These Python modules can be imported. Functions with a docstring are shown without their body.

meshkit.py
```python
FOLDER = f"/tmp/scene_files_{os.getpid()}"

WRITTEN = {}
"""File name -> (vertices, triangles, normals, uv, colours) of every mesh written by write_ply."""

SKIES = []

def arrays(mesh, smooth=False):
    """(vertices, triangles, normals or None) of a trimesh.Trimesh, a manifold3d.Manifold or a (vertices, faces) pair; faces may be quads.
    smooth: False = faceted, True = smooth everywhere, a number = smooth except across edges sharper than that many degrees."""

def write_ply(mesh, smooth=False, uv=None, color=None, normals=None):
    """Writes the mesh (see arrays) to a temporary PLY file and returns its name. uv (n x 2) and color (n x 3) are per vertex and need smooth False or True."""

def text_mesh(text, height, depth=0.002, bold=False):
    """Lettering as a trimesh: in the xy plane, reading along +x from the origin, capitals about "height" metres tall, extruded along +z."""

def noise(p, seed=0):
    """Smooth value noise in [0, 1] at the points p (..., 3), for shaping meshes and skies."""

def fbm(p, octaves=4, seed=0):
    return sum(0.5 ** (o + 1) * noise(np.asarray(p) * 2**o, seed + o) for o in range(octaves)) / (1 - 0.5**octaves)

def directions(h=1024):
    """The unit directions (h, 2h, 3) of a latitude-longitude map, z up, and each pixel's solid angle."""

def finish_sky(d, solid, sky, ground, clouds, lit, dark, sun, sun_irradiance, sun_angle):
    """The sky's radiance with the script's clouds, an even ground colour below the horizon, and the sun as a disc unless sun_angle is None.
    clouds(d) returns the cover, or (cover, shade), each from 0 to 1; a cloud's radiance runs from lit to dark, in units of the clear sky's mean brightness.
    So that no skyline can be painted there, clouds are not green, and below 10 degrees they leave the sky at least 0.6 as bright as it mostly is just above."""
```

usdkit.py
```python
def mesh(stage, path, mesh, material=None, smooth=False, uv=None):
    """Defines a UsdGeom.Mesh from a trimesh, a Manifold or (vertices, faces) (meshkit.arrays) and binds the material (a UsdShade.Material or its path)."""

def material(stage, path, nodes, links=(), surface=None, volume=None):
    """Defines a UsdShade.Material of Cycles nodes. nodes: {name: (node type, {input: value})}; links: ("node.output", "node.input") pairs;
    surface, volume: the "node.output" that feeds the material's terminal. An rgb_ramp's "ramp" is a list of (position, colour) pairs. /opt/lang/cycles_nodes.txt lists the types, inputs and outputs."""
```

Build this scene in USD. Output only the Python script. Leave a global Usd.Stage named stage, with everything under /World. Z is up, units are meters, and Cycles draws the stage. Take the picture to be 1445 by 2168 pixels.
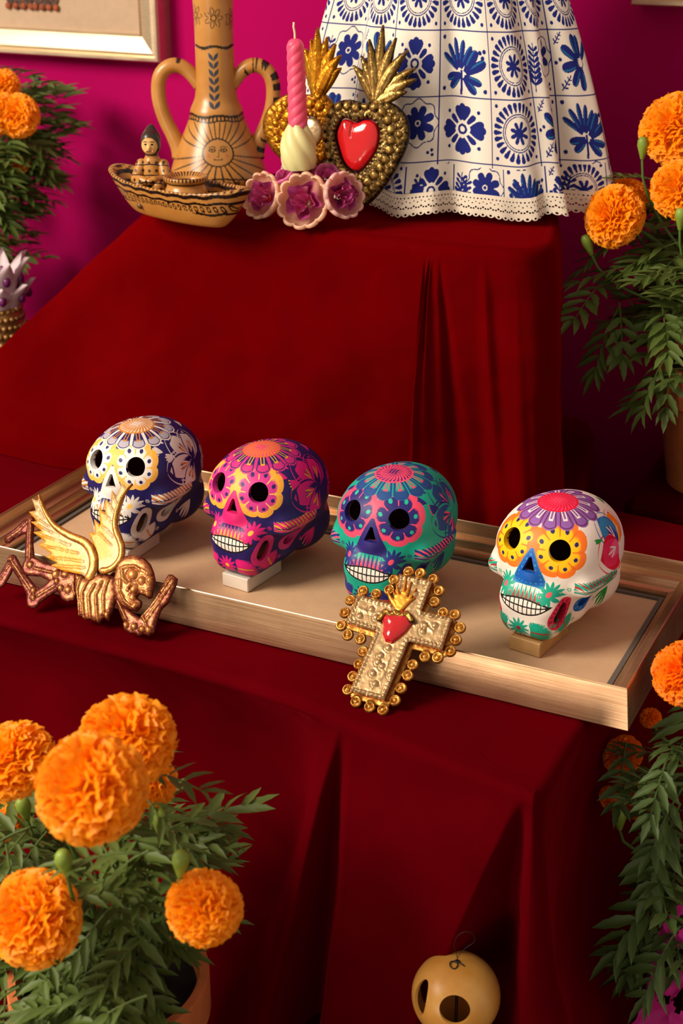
import math, numpy as np, trimesh, manifold3d, shapely, usdkit, meshkit
from shapely.geometry import Polygon, LineString, Point
from shapely.ops import unary_union
from pxr import Usd, UsdGeom, UsdLux, UsdShade, Gf, Sdf, Vt
stage = Usd.Stage.CreateInMemory()
UsdGeom.SetStageUpAxis(stage, UsdGeom.Tokens.z); UsdGeom.SetStageMetersPerUnit(stage, 1.0)
UsdGeom.Xform.Define(stage, '/World'); stage.SetDefaultPrim(stage.GetPrimAtPath('/World'))
T = Sdf.ValueTypeNames
# ------------------------------------------------------------------ camera
FPX = 3100.; PITCH = math.radians(23.9); YAW = math.radians(25.6); EYE = np.array([0, 0, 1.40]); CX, CY = 722.5, 1084.
fwd = np.array([-math.sin(YAW)*math.cos(PITCH), math.cos(YAW)*math.cos(PITCH), -math.sin(PITCH)])
right = np.array([math.cos(YAW), math.sin(YAW), 0]); up = np.cross(right, fwd)
cam = UsdGeom.Camera.Define(stage, '/World/camera')
M = np.eye(4); M[0, :3] = right; M[1, :3] = up; M[2, :3] = -fwd; M[3, :3] = EYE
cam.AddTransformOp().Set(Gf.Matrix4d(*M.ravel().tolist()))
cam.CreateHorizontalApertureAttr(24.0); cam.CreateVerticalApertureAttr(24.0*2168/1445)
cam.CreateFocalLengthAttr(24.0*FPX/1445); cam.CreateFStopAttr(7.0); cam.CreateFocusDistanceAttr(1.36)
cam.CreateClippingRangeAttr(Gf.Vec2f(.05, 50)); cam.CreateExposureAttr(0.12)
def ray(x, y): return fwd + right*(x-CX)/FPX - up*(y-CY)/FPX
def atz(x, y, z): d = ray(x, y); return EYE + d*(z-EYE[2])/d[2]
def aty(x, y, Y): d = ray(x, y); return EYE + d*Y/d[1]
# ------------------------------------------------------------------ lights: a soft window high at the front left, dim room light
def rect_light(name, pos, target, w, h, power, color):
    L = UsdLux.RectLight.Define(stage, '/World/'+name)
    z = np.array(pos, float)-np.array(target, float); z /= np.linalg.norm(z); x = np.cross([0, 0, 1], z); x /= np.linalg.norm(x); y = np.cross(z, x)
    m = np.eye(4); m[0, :3] = x; m[1, :3] = y; m[2, :3] = z; m[3, :3] = pos
    L.AddTransformOp().Set(Gf.Matrix4d(*m.ravel().tolist())); L.CreateWidthAttr(w); L.CreateHeightAttr(h)
    L.CreateIntensityAttr(power); L.CreateColorAttr(Gf.Vec3f(*color)); return L
rect_light('window_light', (-2.15, -.62, 2.50), (-.62, 1.3, .9), 1.1, 1.1, 30, (1, .86, .70))
rect_light('unseen_front_light', (-.92, -1.15, .36), (-.5, 1.1, .55), .80, .64, 6.0, (1, .84, .66))  # out of view, placed low to brighten the right end of the front rail
dome = UsdLux.DomeLight.Define(stage, '/World/room_light'); dome.CreateIntensityAttr(0.16); dome.CreateColorAttr(Gf.Vec3f(1, .80, .64))
# ------------------------------------------------------------------ helpers
def srgb(h):
    c = np.array([int(h[i:i+2], 16) for i in (0, 2, 4)])/255.; return np.where(c < .04045, c/12.92, ((c+.055)/1.055)**2.4)
USED = {}
def numbered(path):
    n = USED.get(path, -1)+1; USED[path] = n; return path if n == 0 else '%s_%03d' % (path, n)
class Thing:
    def __init__(s, path, loc=(0, 0, 0), rz=0.): s.path = path; s.loc = np.array(loc, float); s.rz = rz
def tag(prim, label=None, cat=None, group=None, kind=None):
    prim = prim.GetPrim() if hasattr(prim, 'GetPrim') else prim
    for k, v in (('label', label), ('category', cat), ('group', group), ('kind', kind)):
        if v: prim.SetCustomDataByKey(k, v)
def thing(name, label, cat, loc=(0, 0, 0), group=None, kind=None):
    p = numbered('/World/'+name); x = UsdGeom.Xform.Define(stage, p); x.AddTranslateOp().Set(Gf.Vec3d(*map(float, loc)))
    tag(x, label, cat, group, kind); return Thing(p, loc)
def put(name, mesh, mat, parent=None, smooth=35, col=None, nrm=None, label=None, cat=None, group=None, kind=None):
    """one Mesh prim; mesh is in world coordinates and is moved into its thing's frame"""
    if parent is not None and hasattr(mesh, 'vertices') or isinstance(mesh, trimesh.Trimesh): mesh = (np.array(mesh.vertices), np.array(mesh.faces))
    if hasattr(mesh, 'to_mesh'):
        g = mesh.to_mesh(); mesh = (np.array(g.vert_properties[:, :3], float), np.array(g.tri_verts))
    v, f = np.asarray(mesh[0], float), np.asarray(mesh[1])
    if f.ndim == 2 and f.shape[1] == 4: f = np.vstack([f[:, [0, 1, 2]], f[:, [0, 2, 3]]])
    if parent is not None: v = v - parent.loc
    p = numbered((parent.path if parent else '/World')+'/'+name)
    if col is not None and nrm is None: _, _, nrm = meshkit.arrays((v, f), True)
    if nrm is None: m = usdkit.mesh(stage, p, (v, f), MAT[mat], smooth)
    else:
        m = usdkit.mesh(stage, p, (v, f), MAT[mat], False)
        m.CreateNormalsAttr(Vt.Vec3fArray.FromNumpy(np.asarray(nrm, np.float32))); m.SetNormalsInterpolation('vertex')
    if col is not None:
        UsdGeom.PrimvarsAPI(m).CreatePrimvar('Col', T.Color3fArray, 'vertex').Set(Vt.Vec3fArray.FromNumpy(np.asarray(col, np.float32)))
    tag(m, label, cat, group, kind); return Thing(p, parent.loc if parent else (0, 0, 0))
def join(*ms):
    vs, fs, n = [], [], 0
    for m in ms:
        if hasattr(m, 'to_mesh'): g = m.to_mesh(); v, f = np.array(g.vert_properties[:, :3], float), np.array(g.tri_verts)
        elif isinstance(m, (tuple, list)): v, f = np.asarray(m[0], float), np.asarray(m[1])
        else: v, f = np.array(m.vertices), np.array(m.faces)
        if f.shape[1] == 4: f = np.vstack([f[:, [0, 1, 2]], f[:, [0, 2, 3]]])
        vs.append(v); fs.append(f+n); n += len(v)
    return np.vstack(vs), np.vstack(fs)
def grid(P, closed_u=False, closed_v=False, flip=False):
    """P (n, m, 3) -> quads"""
    n, m = P.shape[:2]; I = np.arange(n*m).reshape(n, m)
    if closed_u: I = np.vstack([I, I[:1]])
    if closed_v: I = np.hstack([I, I[:, :1]])
    q = np.stack([I[:-1, :-1], I[1:, :-1], I[1:, 1:], I[:-1, 1:]], -1).reshape(-1, 4)
    return P.reshape(-1, 3), q[:, ::-1] if flip else q
def tube(pts, rad, sides=10, closed=False, squash=None):
    p = np.asarray(pts, float); n = len(p); r = np.broadcast_to(np.asarray(rad, float), (n,))
    t = np.gradient(p, axis=0) if not closed else np.roll(p, -1, 0)-np.roll(p, 1, 0)
    t /= np.linalg.norm(t, axis=1, keepdims=True)+1e-12
    a = np.cross(t[0], [0, 0, 1.]) if abs(t[0][2]) < .9 else np.cross(t[0], [1., 0, 0]); A = []
    for i in range(n):
        a = a-t[i]*(a@t[i]); a /= np.linalg.norm(a)+1e-12; A.append(a)
    A = np.array(A); B = np.cross(t, A); g = np.arange(sides)*2*np.pi/sides
    P = p[:, None]+r[:, None, None]*(np.cos(g)[None, :, None]*A[:, None]+np.sin(g)[None, :, None]*B[:, None])
    v, q = grid(P, closed_u=closed, closed_v=True)
    f = np.vstack([q[:, [0, 1, 2]], q[:, [0, 2, 3]]])
    if not closed:
        k = len(v); v = np.vstack([v, p[0], p[-1]]); j = np.arange(sides); j2 = (j+1) % sides
        f = np.vstack([f, np.c_[np.full(sides, k), j, j2], np.c_[np.full(sides, k+1), (n-1)*sides+j2, (n-1)*sides+j]])
    return v, f[:, ::-1]
def lathe(prof, n=64, c=(0, 0, 0), mod=None):
    """prof: (r, z) from bottom outside upward (closed by the caller); axis z through c"""
    prof = np.asarray(prof, float); a = np.arange(n)*2*np.pi/n; R = np.repeat(prof[:, :1], n, 1)
    if mod is not None: R = R*mod(a[None, :], prof[:, 1:2])
    P = np.stack([c[0]+R*np.cos(a), c[1]+R*np.sin(a), c[2]+np.repeat(prof[:, 1:2], n, 1)], -1)
    return grid(P, closed_v=True, flip=True)
def spline(pts, n):
    from scipy.interpolate import PchipInterpolator, CubicSpline
    p = np.asarray(pts, float); d = np.r_[0, np.cumsum(np.linalg.norm(np.diff(p, axis=0), axis=1))]
    return CubicSpline(d, p)(np.linspace(0, d[-1], n))
def box(lo, hi, ch=.0015):
    lo = np.array(lo, float); hi = np.array(hi, float); e = (hi-lo)/2; c = (hi+lo)/2; ch = min(ch, e.min()*.6)
    pts = []
    for s in np.array(np.meshgrid([-1, 1], [-1, 1], [-1, 1])).reshape(3, -1).T:
        for k in range(3):
            q = e-ch; q[k] = e[k]; pts.append(c+s*q)
    h = trimesh.convex.convex_hull(np.array(pts)); return np.array(h.vertices), np.array(h.faces)
def ball(c, r, sub=2, sc=(1, 1, 1)):
    s = trimesh.creation.icosphere(subdivisions=sub); return np.array(s.vertices)*r*np.array(sc)+np.array(c), np.array(s.faces)
def mf(mesh):
    v, f = join(mesh); return manifold3d.Manifold(manifold3d.Mesh(np.asarray(v, np.float32), np.asarray(f, np.uint32)))
def arr(man):
    g = man.to_mesh(); return np.array(g.vert_properties[:, :3], float), np.array(g.tri_verts)
def adapt(V, F, N, fn, uncond=1, levels=2, thr=.02):
    """flat subdivision where the painted colour changes; the surface itself stays the same"""
    col = fn(V, N); done = []; act = F
    for L in range(uncond+levels):
        E = np.sort(np.vstack([act[:, [0, 1]], act[:, [1, 2]], act[:, [2, 0]]]), 1); U, inv = np.unique(E, axis=0, return_inverse=True); inv = inv.ravel()
        mv = (V[U[:, 0]]+V[U[:, 1]])/2; mn = N[U[:, 0]]+N[U[:, 1]]; mn /= np.linalg.norm(mn, axis=1, keepdims=True)+1e-12
        mc = fn(mv, mn); k = len(act); e = inv.reshape(3, k).T
        if L < uncond: flag = np.ones(k, bool)
        else:
            a, b = col[U[:, 0]], col[U[:, 1]]; d = np.maximum(np.abs(mc-a).max(1), np.abs(mc-b).max(1)) > thr; flag = d[e].any(1)
        done.append(act[~flag]); A = act[flag]; e = e[flag]; used, ren = np.unique(e.ravel(), return_inverse=True); e = ren.reshape(e.shape)+len(V)
        V = np.vstack([V, mv[used]]); N = np.vstack([N, mn[used]]); col = np.vstack([col, mc[used]])
        act = np.vstack([np.c_[A[:, 0], e[:, 0], e[:, 2]], np.c_[A[:, 1], e[:, 1], e[:, 0]], np.c_[A[:, 2], e[:, 2], e[:, 1]], e])
    return V, np.vstack(done+[act]), N, col
def normals(v, f, ang=None):
    if ang:
        m = trimesh.graph.smooth_shade(trimesh.Trimesh(v, f, process=True), angle=math.radians(ang), facet_minarea=None); v, f = np.array(m.vertices), np.array(m.faces)
    return meshkit.arrays((v, f), True)
# ------------------------------------------------------------------ materials
MAT = {}
def mat(name, nodes, links, surface='p.BSDF'): MAT[name] = usdkit.material(stage, '/World/Looks/'+name, nodes, links, surface=surface)
def plain(name, hexcol, rough=.6, var=0., scale=20., bump=0., bscale=None, noise2=None, **kw):
    c = srgb(hexcol) if isinstance(hexcol, str) else np.array(hexcol)
    n = {'p': ('principled_bsdf', dict(base_color=c, roughness=rough, **kw)), 't': ('texture_coordinate', {})}; l = []
    if var:
        c2 = srgb(noise2) if noise2 else c*(1-var)
        n['n'] = ('noise_texture', dict(scale=scale, detail=4.)); n['r'] = ('rgb_ramp', {'ramp': [(.35, c), (.65, c2)]})
        l += [('t.object', 'n.vector'), ('n.fac', 'r.fac'), ('r.color', 'p.base_color')]
    if bump:
        n['bn'] = ('noise_texture', dict(scale=bscale or scale*4, detail=3.)); n['b'] = ('bump', dict(strength=bump, distance=.001))
        l += [('t.object', 'bn.vector'), ('bn.fac', 'b.height'), ('b.normal', 'p.normal')]
    mat(name, n, l)
def painted(name, rough=.5, bump=0., bscale=300., **kw):
    n = {'a': ('attribute', {'attribute': 'Col'}), 'p': ('principled_bsdf', dict(roughness=rough, **kw))}; l = [('a.color', 'p.base_color')]
    if bump:
        n['t'] = ('texture_coordinate', {}); n['bn'] = ('noise_texture', dict(scale=bscale, detail=3.)); n['b'] = ('bump', dict(strength=bump, distance=.001))
        l += [('t.object', 'bn.vector'), ('bn.fac', 'b.height'), ('b.normal', 'p.normal')]
    mat(name, n, l)
def velvet(name, c, sheen, tint):
    c = np.array(c)
    n = {'t': ('texture_coordinate', {}), 'n': ('noise_texture', dict(scale=7., detail=5., roughness=.6)), 'r': ('rgb_ramp', {'ramp': [(.3, c*.80), (.7, c*1.15)]}),
         'f': ('noise_texture', dict(scale=900., detail=2.)), 'b': ('bump', dict(strength=.35, distance=.0006)),
         'p': ('principled_bsdf', dict(roughness=.85, specular_ior_level=.0, sheen_weight=sheen, sheen_roughness=.38, sheen_tint=np.array(tint)))}
    mat(name, n, [('t.object', 'n.vector'), ('n.fac', 'r.fac'), ('r.color', 'p.base_color'), ('t.object', 'f.vector'), ('f.fac', 'b.height'), ('b.normal', 'p.normal')])
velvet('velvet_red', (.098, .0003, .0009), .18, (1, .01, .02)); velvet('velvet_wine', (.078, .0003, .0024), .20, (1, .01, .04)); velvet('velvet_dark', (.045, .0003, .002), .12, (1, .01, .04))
plain('wall_magenta', (.37, .0010, .088), .85, .06, 3., .15, 120., specular_ior_level=.05); plain('floor_dark', '3a1c14', .6, .2, 4.)
painted('skull_paint', .48, .10, 260., specular_ior_level=.35)
painted('fabric_print', .85, .25, 900., specular_ior_level=.15); painted('clay_glaze', .30, .12, 120.)
painted('tin_copper', .36, .35, 140., metallic=.55); painted('tin_gold', .34, .30, 160., metallic=.75); painted('wing_paint', .42, .25, 160., metallic=.15); painted('tin_silver', .36, .35, 200., metallic=.65); painted('wax', .42, .1, 80., subsurface_weight=.35, subsurface_scale=.004, subsurface_radius=np.array([1., .35, .3]))
def brushed(name, c1, c2, rough, axis):
    sc = np.array([700., 700., 700.]); sc[axis] = 14.
    n = {'t': ('texture_coordinate', {}), 'm': ('mapping', dict(scale=sc)), 'n': ('noise_texture', dict(scale=1., detail=3.)), 'r': ('rgb_ramp', {'ramp': [(.3, np.array(c1)), (.7, np.array(c2))]}),
         'q': ('noise_texture', dict(scale=18., detail=3.)), 'rr': ('map_range', dict(from_min=.3, from_max=.7, to_min=rough*.85, to_max=rough*1.2)), 'p': ('principled_bsdf', dict(metallic=.85)), 'b': ('bump', dict(strength=.12, distance=.0004))}
    mat(name, n, [('t.object', 'm.vector'), ('m.vector', 'n.vector'), ('n.fac', 'r.fac'), ('r.color', 'p.base_color'), ('t.object', 'q.vector'), ('q.fac', 'rr.value'), ('rr.result', 'p.roughness'), ('n.fac', 'b.height'), ('b.normal', 'p.normal')])
brushed('champagne_x', (.46, .275, .15), (.66, .43, .255), .30, 0); brushed('champagne_y', (.46, .275, .15), (.66, .43, .255), .30, 1)
plain('canvas', 'c6a27e', .9, .06, 60., .25, 500.); plain('liner_grey', '5d5650', .8); plain('linen', 'b59a80', .9, .07, 90., .3, 600.)
plain('wood', 'c39a62', .6, .25, 60., .2, 200.); plain('white_wood', 'd8cdbf', .6, .08, 40.)
plain('terracotta', 'c8703a', .75, .22, 30., .2, 200.); plain('soil', '1c120c', .95, .5, 80., .8, 150.)
plain('stem_green', '4c6a28', .55); plain('bud_green', '7f9a34', .5, .25, 90.)
plain('wick', 'e8d9a8', .6); plain('black_cord', '120d0c', .5); plain('gourd_inner', '5a3d28', .85, .3, 60.)
plain('gourd', 'd9a455', .34, .2, 26., .06, 60., noise2='c98a36'); plain('red_enamel', 'b80d12', .16, coat_weight=.5); plain('lace', 'd8ccba', .9); plain('paper_magenta', 'b0107a', .7); plain('pearl_white', 'c9b3bb', .5); plain('purple_gem', '5a1250', .3)
plain('ochre_beads', 'a37b45', .35, .3, 60., metallic=.5)
def leafmat(name, a, b, tl=.22):
    n = {'o': ('geometry', {}), 'r': ('rgb_ramp', {'ramp': [(0., srgb(a)), (1., srgb(b))]}), 'p': ('principled_bsdf', dict(roughness=.5, specular_ior_level=.35)), 'tr': ('translucent_bsdf', {}), 'm': ('mix_closure', dict(fac=tl))}
    mat(name, n, [('o.random_per_island', 'r.fac'), ('r.color', 'p.base_color'), ('r.color', 'tr.color'), ('p.BSDF', 'm.closure1'), ('tr.BSDF', 'm.closure2')], 'm.closure')
leafmat('leaf', '566a2e', '96a650'); leafmat('leaf_dull', '465c2c', '7c9044')
leafmat('marigold', 'ffa80c', 'ffc22c', .38); leafmat('marigold_deep', 'ff9008', 'ffa81c', .38)
# ------------------------------------------------------------------ room
put('wall_back', box((-3.0, 1.80, -.0), (1.6, 1.90, 2.6), .002), 'wall_magenta', kind='structure', label='magenta painted back wall')
put('floor', box((-3.0, -2.5, -.06), (1.6, 1.80, 0), .002), 'floor_dark', kind='structure', label='dark floor')
sc = aty(78, 170, 1.7985); put('wall_screw', ball(sc, .006, 2, (1, .5, 1)), 'black_cord', label='small dark screw in the magenta wall left of the clay jar', cat='screw')
def smooth_closed(pts, n):
    return spline(pts, n)
def loft(top, bot, z_top, n, rows, bulge, inner, round_=.012, seed=0, wrinkle=.0015):
    """a cloth: flat top from inner to the top outline, a soft edge, then ruled down to the bottom outline (x, y, z)"""
    top, bot = np.array(top, float), np.array(bot, float); k = np.linspace(0, len(top)-1, n)
    from scipy.interpolate import PchipInterpolator
    ip = lambda a: PchipInterpolator(np.arange(len(a)), a)(k)
    A, B = ip(top), ip(bot); Z = A[:, 2].copy() if A.shape[1] == 3 else np.full(n, z_top); A = A[:, :2]; R = []
    for t in np.linspace(0, 1, 14)[:-1]: R.append(np.c_[np.array(inner)+(A-inner)*t, Z])
    d = np.c_[B[:, :2]-A, B[:, 2]-Z]; dn = d/np.linalg.norm(d, axis=1)[:, None]; o = A-np.array(inner); 
    nrm = np.c_[np.gradient(A[:, 1]), -np.gradient(A[:, 0])]; nrm /= np.linalg.norm(nrm, axis=1)[:, None]+1e-9; nrm *= np.sign((nrm*o).sum(1))[:, None]
    for q in np.linspace(0, np.pi/2, 6)[:-1]: R.append(np.c_[A-nrm*round_*(1-np.sin(q)), Z-round_*(1-np.cos(q))])
    P0 = np.c_[A, Z-round_]; L = B-P0
    for t in np.linspace(0, 1, rows):
        p = P0+L*t; bu = bulge(k/(len(top)-1), t); p[:, :2] += nrm*bu[:, None]; R.append(p)
    P = np.array(R); w = meshkit.fbm(P.reshape(-1, 3)*14., 3, seed).reshape(P.shape[:2])-.5; P[13:, :, :2] += (nrm[None]*(w[13:, :, None]*wrinkle*8)); P[1:13, :, 2] += w[1:13]*wrinkle*2
    return grid(P)
# upper stand cloth
ZU = 1.05
utop = [(-.68, 1.69), (-.80, 1.66), (-.90, 1.58), (-.935, 1.50), (-.935, 1.45), (-.915, 1.40), (-.885, 1.37), (-.80, 1.357), (-.70, 1.352), (-.62, 1.352), (-.558, 1.353), (-.549, 1.353), (-.540, 1.353), (-.50, 1.355), (-.465, 1.36), (-.447, 1.372), (-.437, 1.40), (-.450, 1.47), (-.50, 1.60), (-.56, 1.68), (-.68, 1.69)]
zz = .7485
ubot = [(-.68, 1.70, zz), (-.85, 1.70, zz), (-1.00, 1.60, zz), (-1.08, 1.50, zz), (-1.20, 1.40, zz), (-1.235, 1.33, zz), (-1.12, 1.306, zz), (-.90, 1.310, zz), (-.74, 1.316, zz), (-.63, 1.322, zz), (-.565, 1.336, zz), (-.538, 1.298, zz), (-.500, 1.303, zz), (-.465, 1.338, zz), (-.432, 1.304, zz), (-.405, 1.312, zz), (-.400, 1.37, zz), (-.425, 1.46, zz), (-.48, 1.60, zz), (-.55, 1.69, zz), (-.68, 1.70, zz)]
def ubulge(s, t):
    b = .010*math.sin(math.pi*t)*np.exp(-((s-.40)/.12)**2)
    for c, w, a in ((.545, .010, .020), (.562, .014, .012), (.517, .014, -.010), (.605, .012, -.012), (.66, .014, .012)): b = b+a*np.sin(math.pi*min(t, .97))**.8*np.exp(-((s-c-.01*t)/(w*(.35+t)))**2)
    for c, w, a, dr in ((.36, .014, .008, -.03), (.41, .010, .006, .03), (.45, .015, -.006, .02), (.66, .012, .010, .02), (.71, .012, .008, .01), (.24, .014, .016, -.03), (.285, .012, -.010, -.03)):
        b = b+a*t**1.2*np.exp(-((s-c-dr*t)/(w*(.5+t)))**2)
    return b
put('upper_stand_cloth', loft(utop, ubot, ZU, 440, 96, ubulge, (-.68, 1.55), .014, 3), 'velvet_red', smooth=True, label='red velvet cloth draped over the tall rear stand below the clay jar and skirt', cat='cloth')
# lower table cloth
ZL = .747
ltop = [(-.75, 1.74, ZL), (-1.2, 1.745, ZL), (-1.54, 1.74, ZL), (-1.55, 1.4, ZL), (-1.55, 1.0, ZL), (-1.53, .966, ZL), (-1.2, .967, ZL), (-.70, .967, ZL), (-.52, .957, ZL), (-.458, .944, ZL), (-.450, .942, ZL), (-.440, .939, ZL), (-.36, .924, ZL), (-.288, .911, ZL), (-.280, .910, ZL), (-.273, .909, ZL), (-.268, .925, ZL), (-.266, 1.01, ZL), (-.264, 1.25, ZL), (-.266, 1.44, ZL), (-.285, 1.462, ZL), (-.37, 1.47, ZL), (-.41, 1.49, ZL), (-.46, 1.70, ZL), (-.49, 1.735, ZL), (-.75, 1.74, ZL)]
ZB = .403
lbot = [(-.75, 1.75, ZB), (-1.2, 1.755, ZB), (-1.57, 1.75, ZB), (-1.58, 1.4, ZB), (-1.58, 1.0, ZB), (-1.55, .94, ZB), (-1.2, .925, ZB), (-.70, .905, ZB), (-.580, .895, ZB), (-.510, .872, ZB), (-.483, .962, ZB), (-.448, .880, ZB), (-.41, .892, ZB), (-.388, .880, ZB), (-.328, 1.02, ZB), (-.250, .868, ZB), (-.185, .915, ZB), (-.205, 1.03, ZB), (-.235, 1.25, ZB), (-.23, 1.44, ZB), (-.26, 1.475, ZB), (-.37, 1.48, ZB), (-.40, 1.50, ZB), (-.45, 1.71, ZB), (-.48, 1.745, ZB), (-.75, 1.75, ZB)]
def lbulge(s, t):
    b = -.062*math.sin(math.pi*t**.75)/(1+np.exp((s-.338)/.006))/(1+np.exp((.16-s)/.01))-.012*math.sin(math.pi*t)*np.exp(-((s-.445)/.03)**2)-.028*math.sin(math.pi*t)*np.exp(-((s-.67)/.05)**2)
    return b
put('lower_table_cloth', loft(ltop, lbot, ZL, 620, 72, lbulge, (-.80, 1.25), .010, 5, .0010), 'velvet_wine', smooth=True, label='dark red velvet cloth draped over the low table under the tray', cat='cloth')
# the low step and the plinth at the right back, covered in the same dark cloth
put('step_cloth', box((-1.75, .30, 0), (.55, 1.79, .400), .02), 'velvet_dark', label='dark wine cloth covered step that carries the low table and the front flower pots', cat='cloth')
put('corner_plinth_cloth', box((-.372, 1.515, .402), (.25, 1.785, .742), .012), 'velvet_dark', label='dark cloth covered plinth under the right rear flower pot', cat='cloth')
# ------------------------------------------------------------------ tray: a deep picture frame laid flat
tx0, tx1, ty0, ty1 = -.9205, -.2315, 1.0265, 1.2930; tz = .749
prof = [(0, 0), (.0046, .0335), (.0048, .0349), (.0052, .0356), (.0056, .036), (.0062, .0357), (.0067, .0348), (.0070, .0325), (.0078, .024), (.0085, .0225), (.019, .0205), (.020, .019), (.0215, .0125), (.027, .011), (.0275, .0035), (.030, .003), (.030, 0)]
tray = thing('gilded_tray_frame', 'long champagne gold picture frame laid flat as a tray with beige canvas inside', 'tray', ((tx0+tx1)/2, (ty0+ty1)/2, tz))
cor = [np.array([tx0, ty0]), np.array([tx1, ty0]), np.array([tx1, ty1]), np.array([tx0, ty1])]; inw = [np.array([1, 1]), np.array([-1, 1]), np.array([-1, -1]), np.array([1, -1])]
for k in range(4):
    a, b = cor[k], cor[(k+1) % 4]; ia, ib = inw[k], inw[(k+1) % 4]
    P = np.array([[np.r_[a+ia*d, tz+h], np.r_[b+ib*d, tz+h]] for d, h in prof]); v, q = grid(P, closed_u=True, flip=True)
    n = len(prof); caps = trimesh.creation.triangulate_polygon(Polygon(prof), engine='earcut'); cf = caps[1]; mp = [int(np.argmin(np.linalg.norm(np.array(prof)-p, axis=1))) for p in caps[0]]
    f = [[q_[0], q_[1], q_[2]] for q_ in q]+[[q_[0], q_[2], q_[3]] for q_ in q]+[[mp[i]*2 for i in t] for t in cf]+[[mp[i]*2+1 for i in t[::-1]] for t in cf]
    put('rail', (v, np.array(f)), 'champagne_x' if k % 2 == 0 else 'champagne_y', tray, smooth=30)
    d0, d1 = .0300, .0345; Q = np.array([np.r_[a+ia*d0, tz], np.r_[b+ib*d0, tz], np.r_[b+ib*d1, tz], np.r_[a+ia*d1, tz]]); U = Q+[0, 0, .0062]
    put('liner', (np.vstack([Q, U]), np.array([[4, 5, 6, 7], [0, 4, 7, 3], [1, 2, 6, 5], [3, 7, 6, 2], [0, 1, 5, 4], [0, 3, 2, 1]])), 'liner_grey', tray, smooth=False, label='grey inner strip' if k == 0 else None)
put('canvas_panel', box((tx0+.0345, ty0+.0345, tz), (tx1-.0345, ty1-.0345, tz+.0038), .0003), 'canvas', tray, label='beige canvas floor of the tray')
# ------------------------------------------------------------------ skull form (millimetres, face towards -y)
def smin(a,b,k):
    h=np.clip(.5+.5*(b-a)/k,0,1); return b*(1-h)+a*h-k*h*(1-h)
def sd_ell(p,c,r):
    q=(p-np.array(c,float))/np.array(r,float); k=np.linalg.norm(q,axis=1); k2=np.linalg.norm(q/np.array(r,float),axis=1)
    return k*(k-1)/np.maximum(k2,1e-9)
def sd_box(p,c,h,r):
    q=np.abs(p-np.array(c,float))-np.array(h,float)+r
    return np.linalg.norm(np.maximum(q,0),axis=1)+np.minimum(q.max(1),0)-r
def sd_cap(p,a,b,r):
    a=np.array(a,float);b=np.array(b,float);t=np.clip(((p-a)@(b-a))/((b-a)@(b-a)),0,1)
    return np.linalg.norm(p-a-t[:,None]*(b-a),axis=1)-r
def skull_sdf(p):
    p=p.copy(); p[:,0]=np.abs(p[:,0])
    d=sd_ell(p,(0,56,83),(52,64,48.5))
    d=smin(d,sd_ell(p,(0,40,90),(50,47,43)),10)
    d=smin(d,sd_box(p,(0,28,84),(45,28,30),22),12)
    d=smin(d,sd_cap(p,(44,12,70),(50.5,50,76),7),12)
    d=smin(d,sd_box(p,(0,17,40.5),(29.5,34.5,24.3),18),8)
    d=smin(d,sd_box(p,(18,50,42),(16,24,17),10),8)
    d=smin(d,sd_ell(p,(0,83,46),(43,37,36)),8)
    d=smin(d,sd_box(p,(0,0,56),(27,17,15),13),10)
    d=smin(d,sd_cap(p,(0,4,92),(0,-6,78),6),12)
    return d
CEN=np.array([0,42.,68.])
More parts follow.
